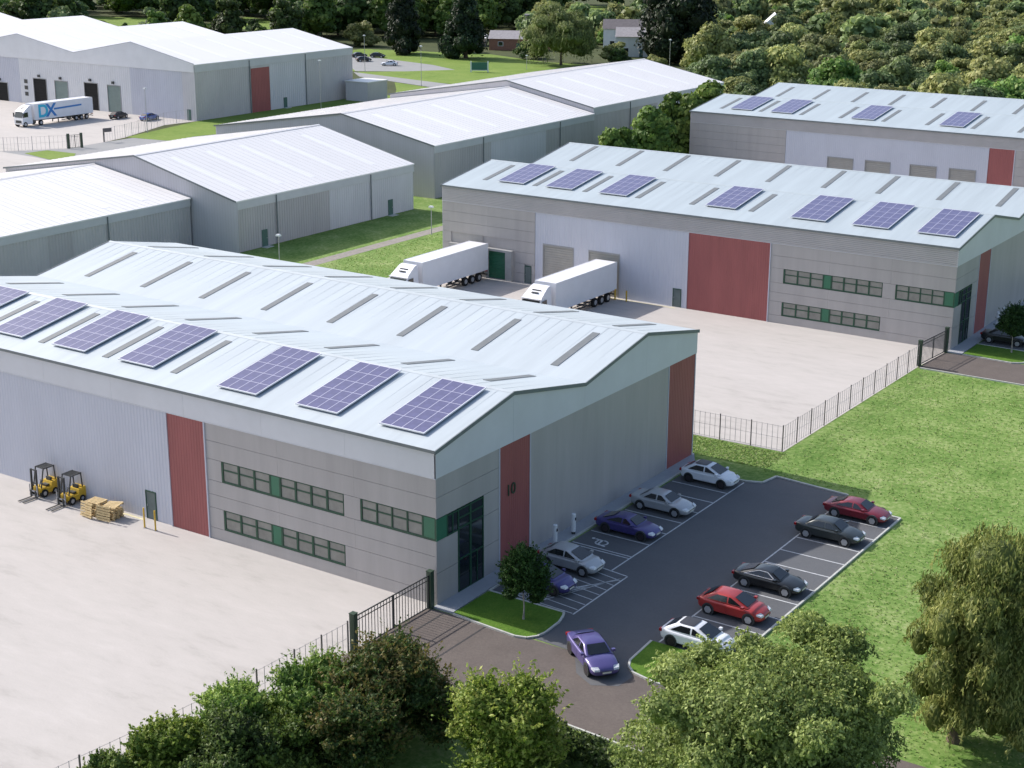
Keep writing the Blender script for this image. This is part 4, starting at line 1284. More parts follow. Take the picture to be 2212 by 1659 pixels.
# ------------------------------------------------------------------ lorries
def lorry(label, loc, rotz, tl=12.1, logo=False):
    """articulated lorry facing +X; trailer rear at x = 0"""
    t = thing('lorry', label, 'lorry', loc, rotz, 'articulated lorries')
    w = 1.26
    tr = MB()
    tr.box(0, tl, -w, w, 1.12, 4.10)
    for s in (1, -1):
        tr.box(.0, tl, s * (w - .01), s * (w + .03), 4.02, 4.13).box(.0, tl, s * (w - .01), s * (w + .03), 1.10, 1.22)
        tr.box(-.03, .08, s * (w - .08), s * (w + .03), 1.22, 4.02).box(tl - .08, tl + .03, s * (w - .08), s * (w + .03), 1.22, 4.02)
    trailer = tr.build('trailer', 'lorry_white', t)
    for s in (1, -1):
        MB().box(-.045, -.005, s * .03, s * 1.15, 1.25, 4.0).build('rear_door', 'lorry_white', trailer)
        MB().box(-.06, .02, s * .75, s * 1.15, .85, 1.0).build('tail_light', 'tail', trailer)
    MB().box(.3, tl - .4, -.45, .45, .82, 1.115).build('chassis', 'steel_dark', t)
    MB().box(-.02, .12, -1.2, 1.2, .5, .62).box(.0, .1, -.7, -.6, .62, 1.1).box(.0, .1, .6, .7, .62, 1.1).build('bumper', 'steel_dark', t)
    for s in (1, -1):
        MB().box(5.2, 7.9, s * 1.18, s * 1.23, .45, .60).box(5.2, 7.9, s * 1.18, s * 1.23, .75, .90).build('side_guard', 'steel_dark', t)
        MB().box(8.3, 8.45, s * .75, s * .9, .1, 1.1).build('landing_leg', 'steel_dark', t)
    # cab
    c0 = tl + .55
    prof = [(c0, .55), (c0 + 2.2, .42), (c0 + 2.32, .55), (c0 + 2.34, 1.35), (c0 + 2.28, 1.75), (c0 + 2.02, 2.85), (c0 + 1.75, 3.1), (c0 + .55, 3.85), (c0 + .1, 3.95), (c0, 3.8)]
    cb = MB()
    ws_ = [1.20, 1.22, 1.22, 1.22, 1.22, 1.16, 1.12, 1.0, 1.0, 1.02]
    n = len(prof)
    cb.add([(x, -a, z) for (x, z), a in zip(prof, ws_)] + [(x, a, z) for (x, z), a in zip(prof, ws_)],
           [tuple(range(n)), tuple(range(n, 2 * n))[::-1]] + [(k, n + k, n + (k + 1) % n, (k + 1) % n) for k in range(n)])
    cab = cb.build('cab', 'lorry_white', t)
    MB().add([(c0 + 2.31, -1.08, 1.78), (c0 + 2.31, 1.08, 1.78), (c0 + 2.075, 1.04, 2.78), (c0 + 2.075, -1.04, 2.78)], [(0, 1, 2, 3)]).build('windscreen', 'car_glass', cab)
    MB().box(c0 + 1.18, c0 + 1.50, -.40, .40, 3.36, 3.42).bar((c0 + 1.05, -.5, 3.58), (c0 + 1.05, .5, 3.58), .1, .1).build('roof_vent', 'steel_dark', cab)
    MB().bar((c0 + 2.16, -1.1, 2.95), (c0 + 2.16, 1.1, 2.95), .30, .05).build('sun_visor', 'lorry_white', cab)
    MB().box(c0 + 2.30, c0 + 2.37, -.8, .8, .75, 1.25).build('grille', 'steel_dark', cab)
    for s in (1, -1):
        MB().add([(c0 + 1.0, s * 1.235, 1.85), (c0 + 1.95, s * 1.235, 1.85), (c0 + 1.85, s * 1.20, 2.7), (c0 + 1.0, s * 1.20, 2.75)], [(0, 1, 2, 3)]).build('side_window', 'car_glass', cab)
        MB().box(c0 + 2.30, c0 + 2.36, s * .85, s * 1.18, .62, .85).build('headlight', 'lamp_glass', cab)
        MB().box(c0 + 2.15, c0 + 2.30, s * 1.28, s * 1.52, 1.85, 2.6).build('wing_mirror', 'steel_dark', cab)
    MB().box(c0 - .6, c0 + .6, -.5, .5, .7, .98).build('chassis', 'steel_dark', t)
    MB().box(c0 - .55, c0 + .35, -1.15, -.65, .5, .95).box(c0 - .55, c0 + .35, .65, 1.15, .5, .95).build('fuel_tank', 'steel_dark', t)
    if 'lw' not in WH:
        WH['lw'] = MB().tube([(0, -.17, 0), (0, -.15, 0), (0, .15, 0), (0, .17, 0)], [.45, .5, .5, .45], 18).mesh('wheel', 'rubber')
        WH['lr'] = MB().tube([(0, -.176, 0), (0, .176, 0)], [.27, .27], 12).mesh('rim', 'rim')
    for x in (1.6, 2.9, 4.2, tl - 1.4, c0 + 1.75):
        for s in (1, -1):
            wl = link('wheel', WH['lw'], t, (x, s * 1.06, .5))
            link('rim', WH['lr'], wl)
    if logo:
        # printed on the side that faces the camera (local +Y after turning)
        for ch, px, mname in (('D', tl - 2.0, 'logo_cyan'), ('X', tl - 3.9, 'logo_blue')):
            cu = bpy.data.curves.new('logo_letter', 'FONT')
            cu.body = ch
            cu.size = 3.3
            cu.offset = 0.10
            cu.extrude = .006
            cu.align_x = 'CENTER'
            tp = bpy.data.objects.new('tmp', cu)
            COL.objects.link(tp)
            bpy.context.view_layer.update()
            me = bpy.data.meshes.new_from_object(tp.evaluated_get(bpy.context.evaluated_depsgraph_get()))
            bpy.data.objects.remove(tp)
            me.materials.clear()
            me.materials.append(MT[mname])
            link('logo_letter', me, trailer, (px, w + .038, 1.55), (RAD(90), 0, RAD(180)))
        MB().add([(tl - 4.6, w + .04, 2.62), (tl - 4.6, w + .04, 2.95), (tl - 11.4, w + .04, 3.10), (tl - 11.4, w + .04, 2.80)], [(0, 1, 2, 3)]).build('logo_stripe', 'logo_blue', trailer)
    return t


lorry('white lorry backed onto the leftmost dock of the middle warehouse', (-48.05, 72.3, .02), RAD(-90))
lorry('white lorry backed up to the grey shutter, nearer the red panel', (-31.3, 72.4, .02), RAD(-90))
lorry('white lorry with cyan and blue lettering in the depot yard', (-191.2, 141.3, .03), RAD(-90), 14.2, True)


# ------------------------------------------------------------------ forklifts, pallets, bollards, chargers
def forklift(label, loc, rotz):
    t = thing('forklift', label, 'forklift', loc, rotz, 'forklifts by the warehouse wall')
    b = MB()
    b.extr([(-.95, .25), (.55, .22), (.62, .45), (.60, .72), (.10, .72), (.0, .62), (-.30, .62), (-.38, .95), (-.90, 1.0), (-.98, .8)], 1, -.48, .48)
    b.build('body', 'yellow', t)
    MB().extr([(-1.02, .35), (-.72, .35), (-.72, 1.06), (-.96, 1.06), (-1.05, .85)], 1, -.50, .50).build('counterweight', 'yellow', t)
    MB().box(-.52, -.05, -.24, .24, .64, .78).box(-.60, -.46, -.24, .24, .78, 1.22).build('seat', 'steel_dark', t)
    g = MB()
    for s in (1, -1):
        g.bar((.52, s * .42, .7), (.22, s * .42, 2.08), .07)
        g.bar((-.78, s * .42, 1.0), (-.70, s * .42, 2.08), .07)
        g.bar((.25, s * .42, 2.1), (-.74, s * .42, 2.1), .08)
    for x in np.linspace(-.7, .2, 7):
        g.bar((x, -.42, 2.1), (x, .42, 2.1), .06, .05)
    g.build('overhead_guard', 'steel_dark', t)
    m = MB()
    for s in (1, -1):
        m.bar((.78, s * .27, .08), (.74, s * .27, 2.14), .10, .13)
    m.bar((.745, -.27, 2.1), (.745, .27, 2.1), .08).bar((.77, -.27, 1.1), (.77, .27, 1.1), .06).bar((.77, -.27, .5), (.77, .27, .5), .06)
    m.build('mast', 'steel_dark', t)
    MB().box(.84, .90, -.45, .45, .18, .28).box(.84, .90, -.45, .45, .48, .58).box(.84, .89, -.43, -.37, .28, 1.0).box(.84, .89, .37, .43, .28, 1.0).build('carriage', 'steel', t)
    for s in (1, -1):
        MB().box(.9, .95, s * .25 - .06, s * .25 + .06, .06, .6).box(.95, 2.05, s * .25 - .06, s * .25 + .06, .06, .10).build('fork', 'steel_dark', t)
    MB().bar((.35, 0, .72), (.18, 0, 1.1), .05).bar((.12, -.16, 1.12), (.12, .16, 1.12), .04).build('steering_wheel', 'steel_dark', t)
    for x, r, yy in ((.32, .30, .46), (-.62, .24, .44)):
        for s in (1, -1):
            wv = MB().cyl((x, s * (yy - .1), r), (x, s * (yy + .1), r), r, 16).build('wheel', 'rubber', t)
            MB().cyl((x, s * (yy - .105), r), (x, s * (yy + .108), r), r * .5, 10).build('rim', 'rim', wv)
    return t


fk = forklift('yellow forklift left of its twin, nearer the left edge', (-34.35, -1.05, .022), RAD(-91))
copy_tree(fk, 'yellow forklift standing right beside the stacked pallets', (-31.55, -1.0, .022), RAD(-88))


def pallet(label, loc, rot, group='wooden pallets by the wall'):
    t = thing('pallet', label, 'pallet', loc, 0, group)
    t.rotation_euler = rot
    for k in range(6):
        y = -.5 + k * .18
        link('slat', PAL['top'], t, (0, y + .05, .128))
    for k in (-.44, 0, .44):
        link('bottom_board', PAL['top'], t, (0, k, .01))
        for q in (-.5, 0, .5):
            link('block', PAL['block'], t, (q, k, .07))
    return t


PAL = {'top': MB().box(-.6, .6, -.06, .06, -.011, .011).mesh('slat', 'wood'), 'block': MB().box(-.07, .07, -.06, .06, -.048, .046).mesh('block', 'wood')}
words = ['bottom', 'second', 'third', 'fourth', 'fifth', 'sixth', 'seventh']
for k in range(7):
    pallet('flat wooden pallet, %s from the ground in the left stack by the forklift' % words[k], (-28.35 + random.uniform(-.06, .06), -1.45 + random.uniform(-.05, .05), .024 + k * .146), (0, 0, RAD(random.uniform(-5, 5))))
for k in range(5):
    pallet('pale pallet, %s from the ground in the stack under the tilted pallet' % words[k], (-26.95 + random.uniform(-.05, .05), -1.3 + random.uniform(-.05, .05), .024 + k * .146), (0, 0, RAD(8 + random.uniform(-4, 4))))
pallet('pale pallet lying tilted on top of the right stack', (-26.95, -1.25, .83), (RAD(7), RAD(-5), RAD(12)))
pallet('wooden pallet stood on edge against the front of the pale stack', (-26.9, -2.05, .60), (RAD(84), 0, RAD(6)))
pallet('wooden pallet leaning on the left stack', (-28.4, -2.22, .60), (RAD(82), 0, RAD(-4)))

for i, (x, y) in enumerate(((-23.75, -1.35), (-22.75, -1.3))):
    t = thing('bollard', ['slim yellow bollard left of the steel door', 'slim yellow bollard nearer the red panel'][i], 'bollard', (x, y, .022), 0, 'yellow bollards by the door')
    MB().cyl((0, 0, 0), (0, 0, 1.45), .06, 10).build('post', 'yellow', t)
    MB().cyl((0, 0, 0), (0, 0, .02), .13, 10).build('base_plate', 'steel', t)
for i, (x, y) in enumerate(((-30.0, 72.1), (-28.6, 72.1))):
    t = thing('bollard', ['yellow bollard at the rear wheel of the right lorry', 'yellow bollard right of the shutter behind the lorry'][i], 'bollard', (x, y, .022), 0, 'yellow bollards by the shutter')
    MB().cyl((0, 0, 0), (0, 0, 1.2), .09, 10).build('post', 'yellow', t)
    MB().cyl((0, 0, 0), (0, 0, .02), .16, 10).build('base_plate', 'steel', t)


def charger(label, x, y, base=.10):
    t = thing('charging_post', label, 'charging post', (x, y, base), 0, 'white charging posts on the footpath')
    MB().tube([(0, 0, .18), (0, 0, 1.42), (0, 0, 1.46)], [.16, .16, .12], 14).build('column', 'white_plastic', t, smooth=False)
    MB().cyl((0, 0, 0), (0, 0, .18), .135, 14).build('base', 'steel_dark', t)
    MB().box(.155, .17, -.06, .06, 1.0, 1.2).build('screen', 'car_glass', t)
    return t


charger('white charging post nearer the small tree on the footpath', .92, 11.76)
charger('white charging post opposite the wheelchair bay', .90, 14.10)
charger('white charging post behind the tree at the middle warehouse, nearer', 7.3, 84.6)
charger('white charging post at the middle warehouse, farther along', 7.3, 86.6)


# ------------------------------------------------------------------ fences and gates
def fence(label, pts, posth, spacing, pales, zb=.02, post='fence_post', wire='mesh_grey'):
    """posts, thin uprights and rails; every post and upright is an object"""
    a0 = Vector((*pts[0], 0))
    t = thing('fence', label, 'fence', a0)
    pm = MB().box(-.035, .035, -.035, .035, 0, posth).mesh('fence_post', post)
    bm_ = MB().box(-.012, .012, -.012, .012, .06, posth - .08).mesh('upright', wire)
    for (a, b) in zip(pts[:-1], pts[1:]):
        a, b = Vector((*a, 0)) - a0, Vector((*b, 0)) - a0
        L = (b - a).length
        n = max(1, int(round(L / spacing)))
        for k in range(n + 1):
            p = a + (b - a) * k / n
            if k < n or (b - (Vector((*pts[-1], 0)) - a0)).length < .01:
                link('fence_post', pm, t, (p.x, p.y, zb))
            if k < n:
                for j in range(1, pales + 1):
                    q = a + (b - a) * (k + j / (pales + 1)) / n
                    link('upright', bm_, t, (q.x, q.y, zb))
        for z in (.12, posth * .5, posth - .12):
            MB().bar(a + Vector((0, 0, z + zb)), b + Vector((0, 0, z + zb)), .012, .018).build('wire_rail', 'mesh_grey', t)
    return t


fence('fence between the near concrete yard and the bushes', [(-.28, -8.0), (-.42, -12.3), (-.62, -18), (-1.15, -23.4), (-2.1, -32)], 2.1, 2.85, 4)
fence('fence round the middle yard beside the lawn', [(-6.5, 37.1), (-2.6, 37.3), (5.4, 37.5), (5.8, 66.2)], 2.15, 2.7, 5)
fence('far left fence of the depot yard', [(-175.5, 97), (-169, 103), (-166, 106.6), (-162.6, 111.2)], 2.4, 2.7, 3, post='steel', wire='steel')
fence('depot yard fence along the grass verge', [(-163.6, 120.6), (-164.8, 126.5), (-171, 142), (-171.5, 149)], 2.4, 2.9, 3, post='steel', wire='steel')


def gate(label, a, b, h=2.2, posts=True, mid=.5):
    a, b = Vector((*a, 0)), Vector((*b, 0))
    t = thing('gate', label, 'gate', a)
    d = b - a
    pm = MB().box(-.17, .17, -.17, .17, 0, h + .22)
    pm.box(-.19, .19, -.19, .19, h + .22, h + .26)
    me = pm.mesh('gate_post', 'gate_green')
    link('gate_post', me, t, (0, 0, .02))
    link('gate_post', me, t, (d.x, d.y, .02))
    u = d.normalized()
    bar = MB().box(-.016, .016, -.016, .016, .12, h - .02).mesh('gate_bar', 'steel_dark')
    for (s0, s1) in ((.03, mid - .005), (mid + .005, .97)):
        p0, p1 = d * s0, d * s1
        fr = MB()
        fr.bar(p0 + Vector((0, 0, .14)), p1 + Vector((0, 0, .14)), .06).bar(p0 + Vector((0, 0, h)), p1 + Vector((0, 0, h)), .06)
        fr.bar(p0 + Vector((0, 0, h - .28)), p1 + Vector((0, 0, h - .28)), .045)
        fr.bar(p0 + Vector((0, 0, .1)), p0 + Vector((0, 0, h + .03)), .075).bar(p1 + Vector((0, 0, .1)), p1 + Vector((0, 0, h + .03)), .075)
        leaf = fr.build('gate_leaf', 'steel_dark', t)
        n = int((p1 - p0).length / .26)
        for k in range(1, n):
            q = p0 + (p1 - p0) * k / n
            link('gate_bar', bar, leaf, (q.x, q.y, .02))
    return t


gate('double gate with thick green posts at the near building corner', (-.18, -7.6), (-.13, -.5))
gate('double gate at the corner of the middle warehouse', (5.8, 66.4), (6.25, 72.3))
gate('open gateway posts of the depot yard', (-162.5, 111.5), (-161.6, 113.6), 2.3)


# ------------------------------------------------------------------ lamp posts, sign
def lamp(label, x, y, h, head='box'):
    t = thing('lamp_post', label, 'lamp post', (x, y, 0), 0, 'lamp posts')
    MB().tube([(0, 0, 0), (0, 0, .6), (0, 0, h)], [.09, .065, .05], 8).build('pole', 'steel', t)
    MB().box(-.28, .28, -.2, .2, h, h + .16).box(-.2, .2, -.14, .14, h + .16, h + .24).build('lamp_head', 'white_plastic', t)
    return t


lamp('lamp post beside the gravel path near the middle warehouse corner', -67.0, 88.6, 3.5)
lamp('lamp post showing above the near roof in front of the dark grass', -71.5, 64.8, 3.3)
lamp('tall lamp post on the verge beyond the annex', -172.3, 224.8, 9.0)
lamp('tall lamp post at the depot corner by the distant car park', -202.4, 240.9, 9.0)
lamp('tall lamp post in front of the depot side wall', -157.9, 172.5, 10.5)
lamp('lamp post right of the green sign board', -173.3, 270.8, 3.4)
lamp('lamp post behind the shed ridge by the big evergreen', -134, 275, 9.0)
lamp('lamp post beside the depot yard fence', -166.0, 133.0, 8.0)

t = thing('sign_board', 'green sign board on white posts on the bright lawn', 'sign', (-179, 257.8, 0), RAD(30))
MB().box(-2.0, 2.0, -.06, .06, .6, 2.5).build('board', 'sign_green', t)
for s in (1, -1):
    MB().box(s * 2.15 - .16, s * 2.15 + .16, -.12, .12, 0, 2.75).build('post', 'white_plastic', t)
MB().box(-2.0, 2.0, -.08, .08, .45, .595).build('rail', 'white_plastic', t)
t = thing('notice_board', 'brown notice board on a post at the depot gateway', 'sign', (-163.5, 120.3, 0), RAD(70))
MB().box(-.08, .08, -.08, .08, 0, 2.4).build('post', 'steel_dark', t)
MB().box(-.1, 1.5, -.12, -.082, 1.75, 2.45).build('board', 'fence_post', t)


# ------------------------------------------------------------------ vegetation
def foliage(name, blobs, n, ls, m, seed, asp=.55, droop=0.0, core=True, shell=.35, outn=1.0, tvar=.5, sprays=0, slen=.7, sdrop=0.0, sn=14):
    rg = np.random.default_rng(seed)
    B = np.array([b[:6] for b in blobs], float)
    bt = np.array([b[6] if len(b) > 6 else rg.uniform(.15, .6) for b in blobs])
    wgt = B[:, 3] * B[:, 4] + B[:, 3] * B[:, 5]
    idx = rg.choice(len(B), n, p=wgt / wgt.sum())
    d = rg.normal(size=(n, 3))
    d[:, 2] = np.where(d[:, 2] < -.4, -d[:, 2] * .6, d[:, 2])
    d /= np.linalg.norm(d, axis=1)[:, None]
    ph = rg.uniform(0, 6.28, (len(B), 3))[idx]
    lump = 1 + .13 * np.sin(5 * d[:, 0] + ph[:, 0]) * np.sin(5 * d[:, 1] + ph[:, 1]) + .10 * np.sin(9 * d[:, 2] + ph[:, 2] + 4 * d[:, 0])
    r = (1 - shell * rg.random(n) ** 1.6) * lump
    pos = B[idx, :3] + d * B[idx, 3:6] * r[:, None]
    nor = d * outn + rg.normal(size=(n, 3)) * .75
    nor /= np.linalg.norm(nor, axis=1)[:, None]
    t = rg.normal(size=(n, 3))
    t[:, 2] -= droop * 3
    t -= (t * nor).sum(1)[:, None] * nor * (1 - .8 * droop)
    t /= np.linalg.norm(t, axis=1)[:, None]
    b = np.cross(nor, t)
    b /= np.linalg.norm(b, axis=1)[:, None] + 1e-9
    s = ls * rg.uniform(.6, 1.35, n)[:, None]
    t = t * s
    b = b * s * asp
    tint = np.clip(bt[idx] + rg.normal(0, tvar * .4, n) + .0, 0.02, .98)
    if sprays:
        # shoots that leave the crown and carry leaves along their length
        si = rg.choice(len(B), sprays, p=wgt / wgt.sum())
        sd = rg.normal(size=(sprays, 3))
        sd[:, 2] = np.abs(sd[:, 2]) * .8
        sd /= np.linalg.norm(sd, axis=1)[:, None]
        sp = B[si, :3] + sd * B[si, 3:6] * .92
        lenv = slen * rg.uniform(.4, 1.3, sprays)
        f = np.tile(np.linspace(0, 1, sn), sprays)
        k = np.repeat(np.arange(sprays), sn)
        dirv = sd[k] * (1 - sdrop * .75) + np.array([0, 0, .35 * (1 - 2 * sdrop)])
        p2 = sp[k] + dirv * (lenv[k] * np.minimum(f, 1 - sdrop * .6))[:, None]
        p2[:, 2] -= sdrop * lenv[k] * f ** 1.3
        p2 += rg.normal(0, ls * .35, p2.shape)
        pos = np.concatenate([pos, p2])
        nn = rg.normal(size=p2.shape) * .8 + sd[k]
        nn /= np.linalg.norm(nn, axis=1)[:, None]
        nor = np.concatenate([nor, nn])
        tt = rg.normal(size=p2.shape) * .5 + sd[k] * (1 - sdrop) - np.array([0, 0, 1.6 * sdrop])
        tt -= (tt * nn).sum(1)[:, None] * nn * (1 - .8 * droop)
        tt /= np.linalg.norm(tt, axis=1)[:, None] + 1e-9
        bb = np.cross(nn, tt)
        bb /= np.linalg.norm(bb, axis=1)[:, None] + 1e-9
        ss = ls * rg.uniform(.55, 1.2, len(p2))[:, None]
        t = np.concatenate([t, tt * ss])
        b = np.concatenate([b, bb * ss * asp])
        s = np.concatenate([s, ss])
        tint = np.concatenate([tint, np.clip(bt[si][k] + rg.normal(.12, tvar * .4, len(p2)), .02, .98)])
        n = len(pos)
    v = np.stack([pos + t, pos + b + nor * s * .12, pos - t, pos - b + nor * s * .12], 1).reshape(-1, 3)
    vt = np.repeat(tint, 4)
    faces = np.arange(4 * n).reshape(-1, 4)
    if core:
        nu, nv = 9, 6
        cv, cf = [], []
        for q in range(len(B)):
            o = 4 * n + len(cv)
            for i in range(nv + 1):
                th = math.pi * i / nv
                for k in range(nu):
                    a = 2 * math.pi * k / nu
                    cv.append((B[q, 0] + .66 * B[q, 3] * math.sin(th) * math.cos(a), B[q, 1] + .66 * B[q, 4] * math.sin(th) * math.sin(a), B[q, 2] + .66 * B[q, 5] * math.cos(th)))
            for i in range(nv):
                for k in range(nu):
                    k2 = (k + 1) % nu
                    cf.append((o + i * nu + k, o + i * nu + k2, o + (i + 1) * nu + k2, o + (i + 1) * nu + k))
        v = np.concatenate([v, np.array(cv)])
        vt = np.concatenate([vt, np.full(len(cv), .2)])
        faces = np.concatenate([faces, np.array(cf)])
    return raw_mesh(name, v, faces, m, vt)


def raw_mesh(name, v, faces, m, vt=None):
    me = bpy.data.meshes.new(name)
    me.vertices.add(len(v))
    me.vertices.foreach_set('co', np.ascontiguousarray(v, dtype=np.float32).ravel())
    nf, k = faces.shape
    me.loops.add(nf * k)
    me.loops.foreach_set('vertex_index', faces.astype(np.int32).ravel())
    me.polygons.add(nf)
    me.polygons.foreach_set('loop_start', np.arange(0, nf * k, k, dtype=np.int32))
    me.update(calc_edges=True)
    if vt is not None:
        at = me.attributes.new('tint', 'FLOAT', 'POINT')
        at.data.foreach_set('value', vt.astype(np.float32))
    me.materials.append(m)
    return me


def trunk_mesh(name, h, r, limbs, m='trunk', seed=0, lean=(0, 0)):
    rg = random.Random(seed)
    mb = MB()
    n = 6
    pts = [(lean[0] * (k / n) ** 1.5 + rg.uniform(-.06, .06), lean[1] * (k / n) ** 1.5 + rg.uniform(-.06, .06), h * k / n) for k in range(n + 1)]
    rad = [r * (1.35 if k == 0 else 1) * (1 - .75 * k / n) for k in range(n + 1)]
    mb.tube(pts, rad, 9)
    for (z, dx, dy, dz) in limbs:
        k = min(n - 1, int(z / h * n))
        p = Vector(pts[k])
        e = p + Vector((dx, dy, dz))
        mid = p + Vector((dx, dy, dz)) * .5 + Vector((0, 0, -.15))
        mb.tube([p, mid, e], [rad[k] * .55, rad[k] * .38, rad[k] * .15], 6)
    return mb.mesh(name, m)


def tree(name, label, cat, loc, fol, trk, group=None, rotz=0, scale=1):
    t = thing(name, label, cat, loc, rotz, group)
    t.scale = (scale,) * 3
    link('crown', fol, t)
    if trk: link('trunk', trk, t)
    return t


def rblobs(rg, n, R, H, z0, rmin, rmax, tmin=.1, tmax=.75):
    """random blobs inside a dome of radius R, height H above z0"""
    out = []
    for _ in range(n):
        a = rg.uniform(0, 6.28)
        f = rg.uniform(0, 1)
        q = R * math.sqrt(rg.uniform(0.05, 1)) * math.cos(f * 1.35) ** .7
        r = rg.uniform(rmin, rmax)
        out.append((q * math.cos(a), q * math.sin(a), z0 + H * f, r, r, r * rg.uniform(.7, .95), rg.uniform(tmin, tmax)))
    return out


rg = random.Random(11)
# the broad olive tree at the bottom
bl = [(0, 0, 6.0, 5.2, 5.2, 4.6, .40), (-3.6, -1.8, 4.6, 3.6, 3.6, 3.2, .45), (1.9, 4.4, 4.6, 3.0, 3.4, 3.0, .22), (-1.0, -2.0, 8.0, 3.0, 3.0, 2.5, .55), (1.5, 1.5, 7.6, 3.2, 3.2, 2.6, .4)]
bl += [(4.9 * math.cos(a) * rr, 4.9 * math.sin(a) * rr, z, q, q, q * .8, tt) for a, rr, z, q, tt in
       [(rg.uniform(0, 6.28), rg.uniform(.5, 1.2), rg.uniform(2.4, 9.6), rg.uniform(.6, 1.4), rg.uniform(.15, .85)) for _ in range(90)]]
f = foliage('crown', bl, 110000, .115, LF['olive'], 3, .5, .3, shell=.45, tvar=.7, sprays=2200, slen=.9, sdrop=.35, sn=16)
tk = trunk_mesh('trunk', 8, .38, [(3, 2, 1, 2.5), (4, -2.2, 1, 2.6), (4, .5, -2.4, 2.5), (5, 1.5, 1.5, 2.2)], 'birch_bark', 1)
tree('broad_tree', 'broad olive-green tree hiding the nose of the white hatchback', 'tree', (27.3, -12.0, 0), f, tk, None, 0, .88)
# weeping birch on the right
bl = [(.9, .9, 9.6, 2.1, 2.1, 1.9, .5), (1.8, 1.6, 8.2, 2.6, 2.6, 2.2, .4), (2.8, 3.2, 6.4, 3.0, 3.0, 2.8, .3), (1.0, .2, 6.2, 2.1, 2.1, 2.2, .45), (2.4, -.4, 4.2, 1.9, 1.9, 1.9, .5), (3.6, 1.2, 3.8, 2.2, 2.2, 2.0, .35), (-.5, .3, 5.0, 1.4, 1.4, 1.7, .3)]
bl += [(1.6 + 2.6 * math.cos(a), 1.3 + 2.6 * math.sin(a), z, q, q, q * 1.25, tt) for a, z, q, tt in
       [(rg.uniform(0, 6.28), rg.uniform(2.0, 9.8), rg.uniform(.5, 1.1), rg.uniform(.15, .8)) for _ in range(52)]]
bl += [(1.6 + q * math.cos(a), 1.3 + q * math.sin(a), z, w_, w_, w_ * 1.5, tt) for a, q, z, w_, tt in [(rg.uniform(0, 6.28), rg.uniform(1.4, 4.3), rg.uniform(1.5, 8.4), rg.uniform(.4, 1.1), rg.uniform(.1, .95)) for _ in range(84)]]
bl += [(.2, -.9, 2.6, 1.0, 1.0, 1.3, .35), (.9, -1.7, 2.2, .9, .9, 1.2, .5), (-.6, -.2, 3.3, 1.1, 1.1, 1.4, .25), (1.2, -1.2, 2.9, 1.2, 1.2, 1.7, .45), (2.6, -.6, 2.6, 1.3, 1.3, 1.7, .35), (4.6, .6, 2.6, 1.2, 1.2, 1.6, .3), (-.9, 1.4, 3.2, 1.0, 1.0, 1.6, .3), (-1.0, 1.0, 7.0, 1.2, 1.2, 1.5, .5)]
f = foliage('crown', bl, 80000, .15, LF['birch'], 5, .26, .85, outn=.8, shell=.55, tvar=.8, sprays=1300, slen=1.2, sdrop=.6, sn=20)
tk = trunk_mesh('trunk', 10.5, .30, [(4, 1.8, .5, 2.5), (5, .6, 1.8, 2.5), (6, 1.6, 1.6, 2)], 'trunk', 4, (1.3, 1.1))
tree('weeping_tree', 'weeping olive tree on the shaded lawn at the right edge', 'tree', (31.2, 2.1, 0), f, tk, None, 0, 1.0)
f = foliage('crown', [(0, 0, 3.6, 2.4, 2.4, 2.6, .25), (1, .6, 5, 2.0, 2.0, 1.8, .35), (-1, .4, 2.6, 1.5, 1.5, 1.8, .3), (.5, -1, 2.6, 1.6, 1.6, 1.8, .2)], 16000, .17, LF['dark'], 6, .35, .5, sprays=500, slen=1.5, sdrop=.8, sn=18)
tree('weeping_tree', 'darker drooping tree at the right edge behind the weeping tree', 'tree', (37.2, 9.5, 0), f, trunk_mesh('trunk', 5, .2, [(2, 1, 0, 1.4)], 'trunk', 5))

# bushes along the near fence
def bush(name, label, loc, R, H, n, ls, key, seed, nb=18, group='bushes along the near fence', tmin=.1, tmax=.8):
    r2 = random.Random(seed)
    b = [(0, 0, H * .36, R * .58, R * .58, H * .34, .3)] + rblobs(r2, nb * 2, R * 1.02, H * .80, H * .12, R * .13, R * .30, tmin, tmax)
    f = foliage('crown', b, n, ls, LF[key], seed, .5, .1, shell=.6, tvar=.7, sprays=int(n / 38), slen=.55 * H / 4)
    return tree(name, label, 'bush', loc, f, trunk_mesh('trunk', H * .5, .11, [(.5, .5, .2, .9), (.5, -.4, .4, .9), (.6, .1, -.6, .9)], 'trunk', seed), group)


bush('bush', 'largest dark bush with a rusty tinge, just below the double gate', (7.2, -13.9, 0), 3.4, 5.2, 34000, .11, 'redgreen', 21, 26, tmin=.1, tmax=.95)
bush('bush', 'mixed green bush against the near fence, left of the rust-tinged bush', (5.0, -16.6, 0), 3.0, 4.2, 26000, .11, 'green', 22, 20)
bush('bush', 'dark bush with a rusty tinge at the bottom edge, in front of the largest bush', (8.6, -17.6, 0), 2.9, 4.2, 20000, .11, 'redgreen', 27, 18, tmin=.1, tmax=.75)
bush('bush', 'green bush by the fence with pointed young shoots', (2.7, -20.0, 0), 2.7, 3.8, 22000, .11, 'green', 23, 20)
bush('bush', 'low light green bush at the bottom left end of the fence', (1.2, -23.0, 0), 2.4, 3.0, 17000, .11, 'yellowgreen', 24, 16, tmax=.5)
bush('bush', 'dark bush behind the low light green one at the bottom edge', (4.2, -22.4, 0), 2.8, 3.9, 18000, .11, 'dark', 25, 16)
bush('bush', 'smallest green bush nearest the bottom left of the fence', (-.1, -25.8, 0), 1.8, 2.0, 9000, .10, 'green', 26, 12)
bush('bush', 'low tangle of leaves filling the gap under the double gate bushes', (5.9, -20.3, 0), 2.6, 3.2, 16000, .11, 'green', 28, 16)
